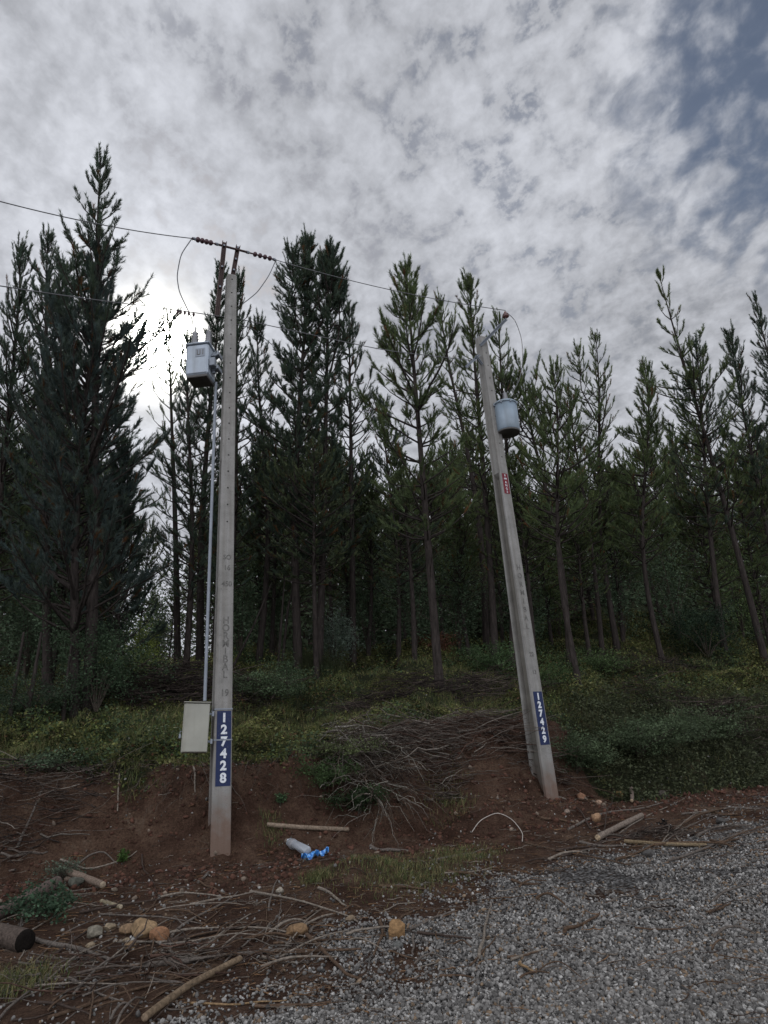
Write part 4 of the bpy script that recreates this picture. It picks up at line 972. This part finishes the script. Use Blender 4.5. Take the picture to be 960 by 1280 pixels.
# straps around the pole
for zz in (zat(b1, t1, 888, 274), zat(b1, t1, 926, 274)):
    w = wf1(zz)/2+.004; d = df1(zz)/2+.009; m = MB()
    for q in ((-w, -d, w, -d), (w, -d, w, d), (w, d, -w, d), (-w, d, -w, -d)):
        a = np.array([(q[0]+q[2])/2, (q[1]+q[3])/2, zz]); m.box(a, (abs(q[0]-q[2])+.003, abs(q[1]-q[3])+.003, .018))
    link('strap', m, M_galv, P1)

# ---- round transformer and hardware on the leaning pole
TY2 = b2Y-.05
c = at(633.5, 523, TY2); t2e = empty('transformer', c, 'round grey blue can transformer hung on the leaning pole', 'transformer')
R2 = .235
link('tank', MB().lathe([(R2*.97, -.31), (R2, -.30), (R2, .28), (R2*1.0, .28)], 40), M_tankblue, t2e)
link('base', MB().lathe([(R2*.9, -.345), (R2*.98, -.34), (R2*.98, -.312)], 40), M_tankdark, t2e)
link('lid', MB().lathe([(R2*1.06, .282), (R2*1.06, .31), (R2*.9, .345), (.02, .36)], 40), M_tankblue, t2e)
m = MB()
for a in range(8): m.box((R2*1.06*math.cos(a*.785+.3), R2*1.06*math.sin(a*.785+.3), .285), (.025, .025, .06))
link('lid_clamp', m, M_galv, t2e)
bushing(0.02, 0, .35, .24, t2e, M_greyporc, 5, .045)
m = MB()
for q in (.16, -.14): m.box((-.27, .03, q), (.12, .07, .05))
link('mounting_bracket', m, M_galv, t2e)
A = loc_in(P2, at(600, 432, b2Y-.12)); B = loc_in(P2, at(633, 399, b2Y-.2))
beam(A, B, .06, .012, M_galv, P2, 'bracket_arm')
beam(loc_in(P2, at(582, 459, b2Y-.5)), loc_in(P2, at(599, 444, b2Y-.12)), .05, .01, M_galv, P2, 'brace')
beam(loc_in(P2, at(594, 445, b2Y-.25)), loc_in(P2, at(602, 456, b2Y-.12)), .05, .01, M_galv, P2, 'brace')
ip = loc_in(P2, at(632.5, 397, b2Y-.2))
bu = MB().lathe([(.015, -.02), (.02, .0), (.055, .01), (.075, .03), (.05, .05), (.03, .06), (.06, .075), (.045, .1), (.02, .11), (.03, .125), (.025, .145), (.005, .15)], 18, ip)
link('insulator', bu, M_porc, P2)
wire([at(634, 391, b2Y-.2), at(644, 400, b2Y-.2), at(652, 422, b2Y-.18), at(654, 448, b2Y-.15), at(650, 475, b2Y-.1), at(637, 497, TY2)], .008, 'curved drop wire from the leaning pole insulator to the round transformer', name='drop_wire', n=30)

# ------------------------------------------------------------------ small things on the ground
pts = [ground(a, b, .012) for a, b in [(590, 1042), (600, 1030), (622, 1021), (641, 1030), (654, 1044), (653, 1053)]]
pts = [p+np.array([0, 0, h]) for p, h in zip(pts, (0, .03, .05, .05, .02, 0))]
wire(pts, .006, 'pale thin cable arched over the red soil below the leaning pole', name='cable', cat='cable', mt=M_cable, n=30)
def clear_plastic(nt, b, out):
    b.inputs['Base Color'].default_value = (.55, .58, .62, 1); b.inputs['Transmission Weight'].default_value = .55; b.inputs['IOR'].default_value = 1.3
    bump(nt, b, noise(nt, 30, 3), .6, .02)
M_pet = mat('clear_plastic', clear_plastic, .2, .5)
def wrap(nt, b, out):
    nt.links.new(ramp(nt, noise(nt, 22, 2), [(.42, (.02, .16, .55)), (.55, (.12, .38, .80)), (.66, (.6, .7, .8))]), b.inputs['Base Color']); bump(nt, b, noise(nt, 40, 3), .6, .02)
M_wrap = mat('blue_film', wrap, .3, .5)
pa = ground(361, 1056, .05); pb = ground(385, 1073, .05); d = pb-pa; Lb = np.linalg.norm(d)
bt_ = empty('plastic_bottle', pa, 'crushed clear plastic bottle lying on the soil right of the left pole', 'bottle')
m = MB(); prof = [(.02, 0), (.028, .02), (.062, .05), (.066, .16), (.05, .20), (.068, .24), (.066, Lb-.02), (.045, Lb)]
m.lathe(prof, 20, (0, 0, 0), d)
m.v = [tuple(np.array(p)*(1, 1, .8)+(.012*math.sin(p[0]*60), .01*math.sin(p[1]*70), .01*math.sin(p[0]*80))) for p in m.v]
link('body', m, M_pet, bt_); link('cap', MB().lathe([(.018, -.03), (.02, -.025), (.02, .0)], 16, (0, 0, 0), d), M_white, bt_)
link('bottle_label', MB().lathe([(.069, .10), (.071, .11), (.071, .16), (.069, .17)], 20, (0, 0, -.004), d), M_greyporc, bt_)
pw = ground(397, 1072, .01); n1, n2 = 16, 7; V = []
A = ground(378, 1076)-pw; B = ground(411, 1067)-pw
for i in range(n1):
    for j in range(n2):
        t = i/(n1-1); q = A*(1-t)+B*t; V.append(q+np.array([.0, (j/(n2-1)-.5)*(.12+.10*math.sin(t*5+1)), .035+.035*math.sin(t*14+j*1.3)+.03*math.sin(j*2.1+i)]))
fs = [(i*n2+j, (i+1)*n2+j, (i+1)*n2+j+1, i*n2+j+1) for i in range(n1-1) for j in range(n2-1)]
tag(link('plastic_wrapper', MB().add(V, fs, True), M_wrap, loc=pw), 'crumpled bright blue plastic wrapper beside the crushed bottle', 'wrapper')

# ------------------------------------------------------------------ light
sd = ray(196, 432); el = math.asin(sd[2]); azm = math.atan2(sd[0], sd[1]); print('sun el az', math.degrees(el), math.degrees(azm))
sun = bpy.data.lights.new('sun', 'SUN'); sun.energy = 1.1; sun.angle = R(10); sun.color = (1, .93, .84)
so = bpy.data.objects.new('sun', sun); C.objects.link(so); so.rotation_euler = Vector(sd).to_track_quat('Z', 'Y').to_euler()
w = bpy.data.worlds.new('World'); bpy.context.scene.world = w; w.use_nodes = True; nt = w.node_tree; nt.nodes.clear()
def MM(op, a, b=None, c=None, clamp=False):
    n = nt.nodes.new('ShaderNodeMath'); n.operation = op; n.use_clamp = clamp
    for i, v in enumerate((a, b, c)):
        if v is None: continue
        if hasattr(v, 'is_output'): nt.links.new(v, n.inputs[i])
        else: n.inputs[i].default_value = v
    return n.outputs[0]
def MR(v, a, b, c, d, sm=True):
    n = nt.nodes.new('ShaderNodeMapRange'); n.interpolation_type = 'SMOOTHSTEP' if sm else 'LINEAR'
    nt.links.new(v, n.inputs[0])
    for i, x in enumerate((a, b, c, d)): n.inputs[i+1].default_value = x
    return n.outputs[0]
tc = nt.nodes.new('ShaderNodeTexCoord'); nrm = nt.nodes.new('ShaderNodeVectorMath'); nrm.operation = 'NORMALIZE'; nt.links.new(tc.outputs['Generated'], nrm.inputs[0]); Dn = nrm.outputs[0]
sep = nt.nodes.new('ShaderNodeSeparateXYZ'); nt.links.new(Dn, sep.inputs[0])
zz = MM('ADD', MM('MAXIMUM', sep.outputs[2], 0.0), .22)
cm = nt.nodes.new('ShaderNodeCombineXYZ'); nt.links.new(MM('DIVIDE', sep.outputs[0], zz), cm.inputs[0]); nt.links.new(MM('DIVIDE', sep.outputs[1], zz), cm.inputs[1])
def wn(scale, detail, rough, off=(0, 0, 0), rot=0, sc=(1, 1, 1), dist=0):
    mp = nt.nodes.new('ShaderNodeMapping'); mp.inputs['Location'].default_value = off; mp.inputs['Rotation'].default_value = (0, 0, rot); mp.inputs['Scale'].default_value = sc
    nt.links.new(cm.outputs[0], mp.inputs[0]); n = nt.nodes.new('ShaderNodeTexNoise'); nt.links.new(mp.outputs[0], n.inputs['Vector'])
    n.inputs['Scale'].default_value = scale; n.inputs['Detail'].default_value = detail; n.inputs['Roughness'].default_value = rough; n.inputs['Distortion'].default_value = dist; return n.outputs[0]
big_ = wn(2.0, 4, .5, (3, 1, 0), .5, (1, .7, 1), .3); mid = wn(17, 5, .55, (0, 0, 0), .7, (1, .8, 1), .2); fin = wn(46, 4, .6, (5, 5, 0), .5, (1, .85, 1), .2)
dot = nt.nodes.new('ShaderNodeVectorMath'); dot.operation = 'DOT_PRODUCT'; nt.links.new(Dn, dot.inputs[0]); dot.inputs[1].default_value = tuple(sd)
dp = MM('MAXIMUM', dot.outputs['Value'], 0.0)
glow = MM('ADD', MM('MULTIPLY', MM('POWER', dp, 900.0), 1.3), MM('ADD', MM('MULTIPLY', MM('POWER', dp, 120.0), .20), MM('MULTIPLY', MM('POWER', dp, 8.0), .12)))
core = MM('MULTIPLY', MM('POWER', dp, 2200.0), 40.0)
tex = MM('ADD', MM('MULTIPLY', MR(big_, .3, .7, -1, 1), .085), MM('ADD', MM('MULTIPLY', MR(mid, .3, .7, -1, 1), .085), MM('MULTIPLY', MR(fin, .3, .7, -1, 1), .045)))
val = MM('ADD', MM('ADD', MM('ADD', .49, tex), glow), MR(sep.outputs[1], .15, -.75, 0, 1.15))  # last term: added fill, unseen sky behind the camera brightened
# blue gaps toward the upper right
gd = ray(1010, 80); dg = nt.nodes.new('ShaderNodeVectorMath'); dg.operation = 'DOT_PRODUCT'; nt.links.new(Dn, dg.inputs[0]); dg.inputs[1].default_value = tuple(gd)
gap = MR(MM('ADD', dg.outputs['Value'], MM('MULTIPLY', MR(mid, .3, .7, 1, -1), .010)), .972, 1.003, 0, .9)
g2 = ray(530, 160); dg2 = nt.nodes.new('ShaderNodeVectorMath'); dg2.operation = 'DOT_PRODUCT'; nt.links.new(Dn, dg2.inputs[0]); dg2.inputs[1].default_value = tuple(g2)
gap2 = MM('MULTIPLY', MR(dg2.outputs['Value'], .90, .99, 0, 1), MM('MULTIPLY', MR(mid, .50, .36, 0, 1), MR(fin, .60, .42, 0, .5)))
gp = MM('MAXIMUM', gap, gap2)
cr = nt.nodes.new('ShaderNodeCombineColor')
warm = MR(MM('POWER', dp, 350.0), 0, .8, 0, 1, False)
nt.links.new(MM('ADD', MM('MULTIPLY', val, MM('ADD', .955, MM('MULTIPLY', warm, .07))), core), cr.inputs[0])
nt.links.new(MM('ADD', MM('MULTIPLY', val, MM('ADD', .985, MM('MULTIPLY', warm, .02))), core), cr.inputs[1])
nt.links.new(MM('ADD', MM('MULTIPLY', val, MM('SUBTRACT', 1.07, MM('MULTIPLY', warm, .13))), MM('MULTIPLY', core, .92)), cr.inputs[2])
sky = nt.nodes.new('ShaderNodeTexSky'); sky.sky_type = 'NISHITA'; sky.sun_disc = False; sky.sun_elevation = el; sky.sun_rotation = azm; sky.dust_density = 1.0
bs = nt.nodes.new('ShaderNodeBackground'); bs.inputs[1].default_value = .055; nt.links.new(sky.outputs[0], bs.inputs[0])
bc = nt.nodes.new('ShaderNodeBackground'); bc.inputs[1].default_value = 1.0; nt.links.new(cr.outputs[0], bc.inputs[0])
mx = nt.nodes.new('ShaderNodeMixShader'); nt.links.new(gp, mx.inputs[0]); nt.links.new(bc.outputs[0], mx.inputs[1]); nt.links.new(bs.outputs[0], mx.inputs[2])
wo = nt.nodes.new('ShaderNodeOutputWorld'); nt.links.new(mx.outputs[0], wo.inputs[0])
sc = bpy.context.scene
sc.view_settings.view_transform = 'Standard'; sc.view_settings.look = 'None'; sc.view_settings.exposure = 0; sc.view_settings.gamma = 1
sc.cycles.max_bounces = 6; sc.cycles.diffuse_bounces = 3; sc.cycles.use_denoising = True
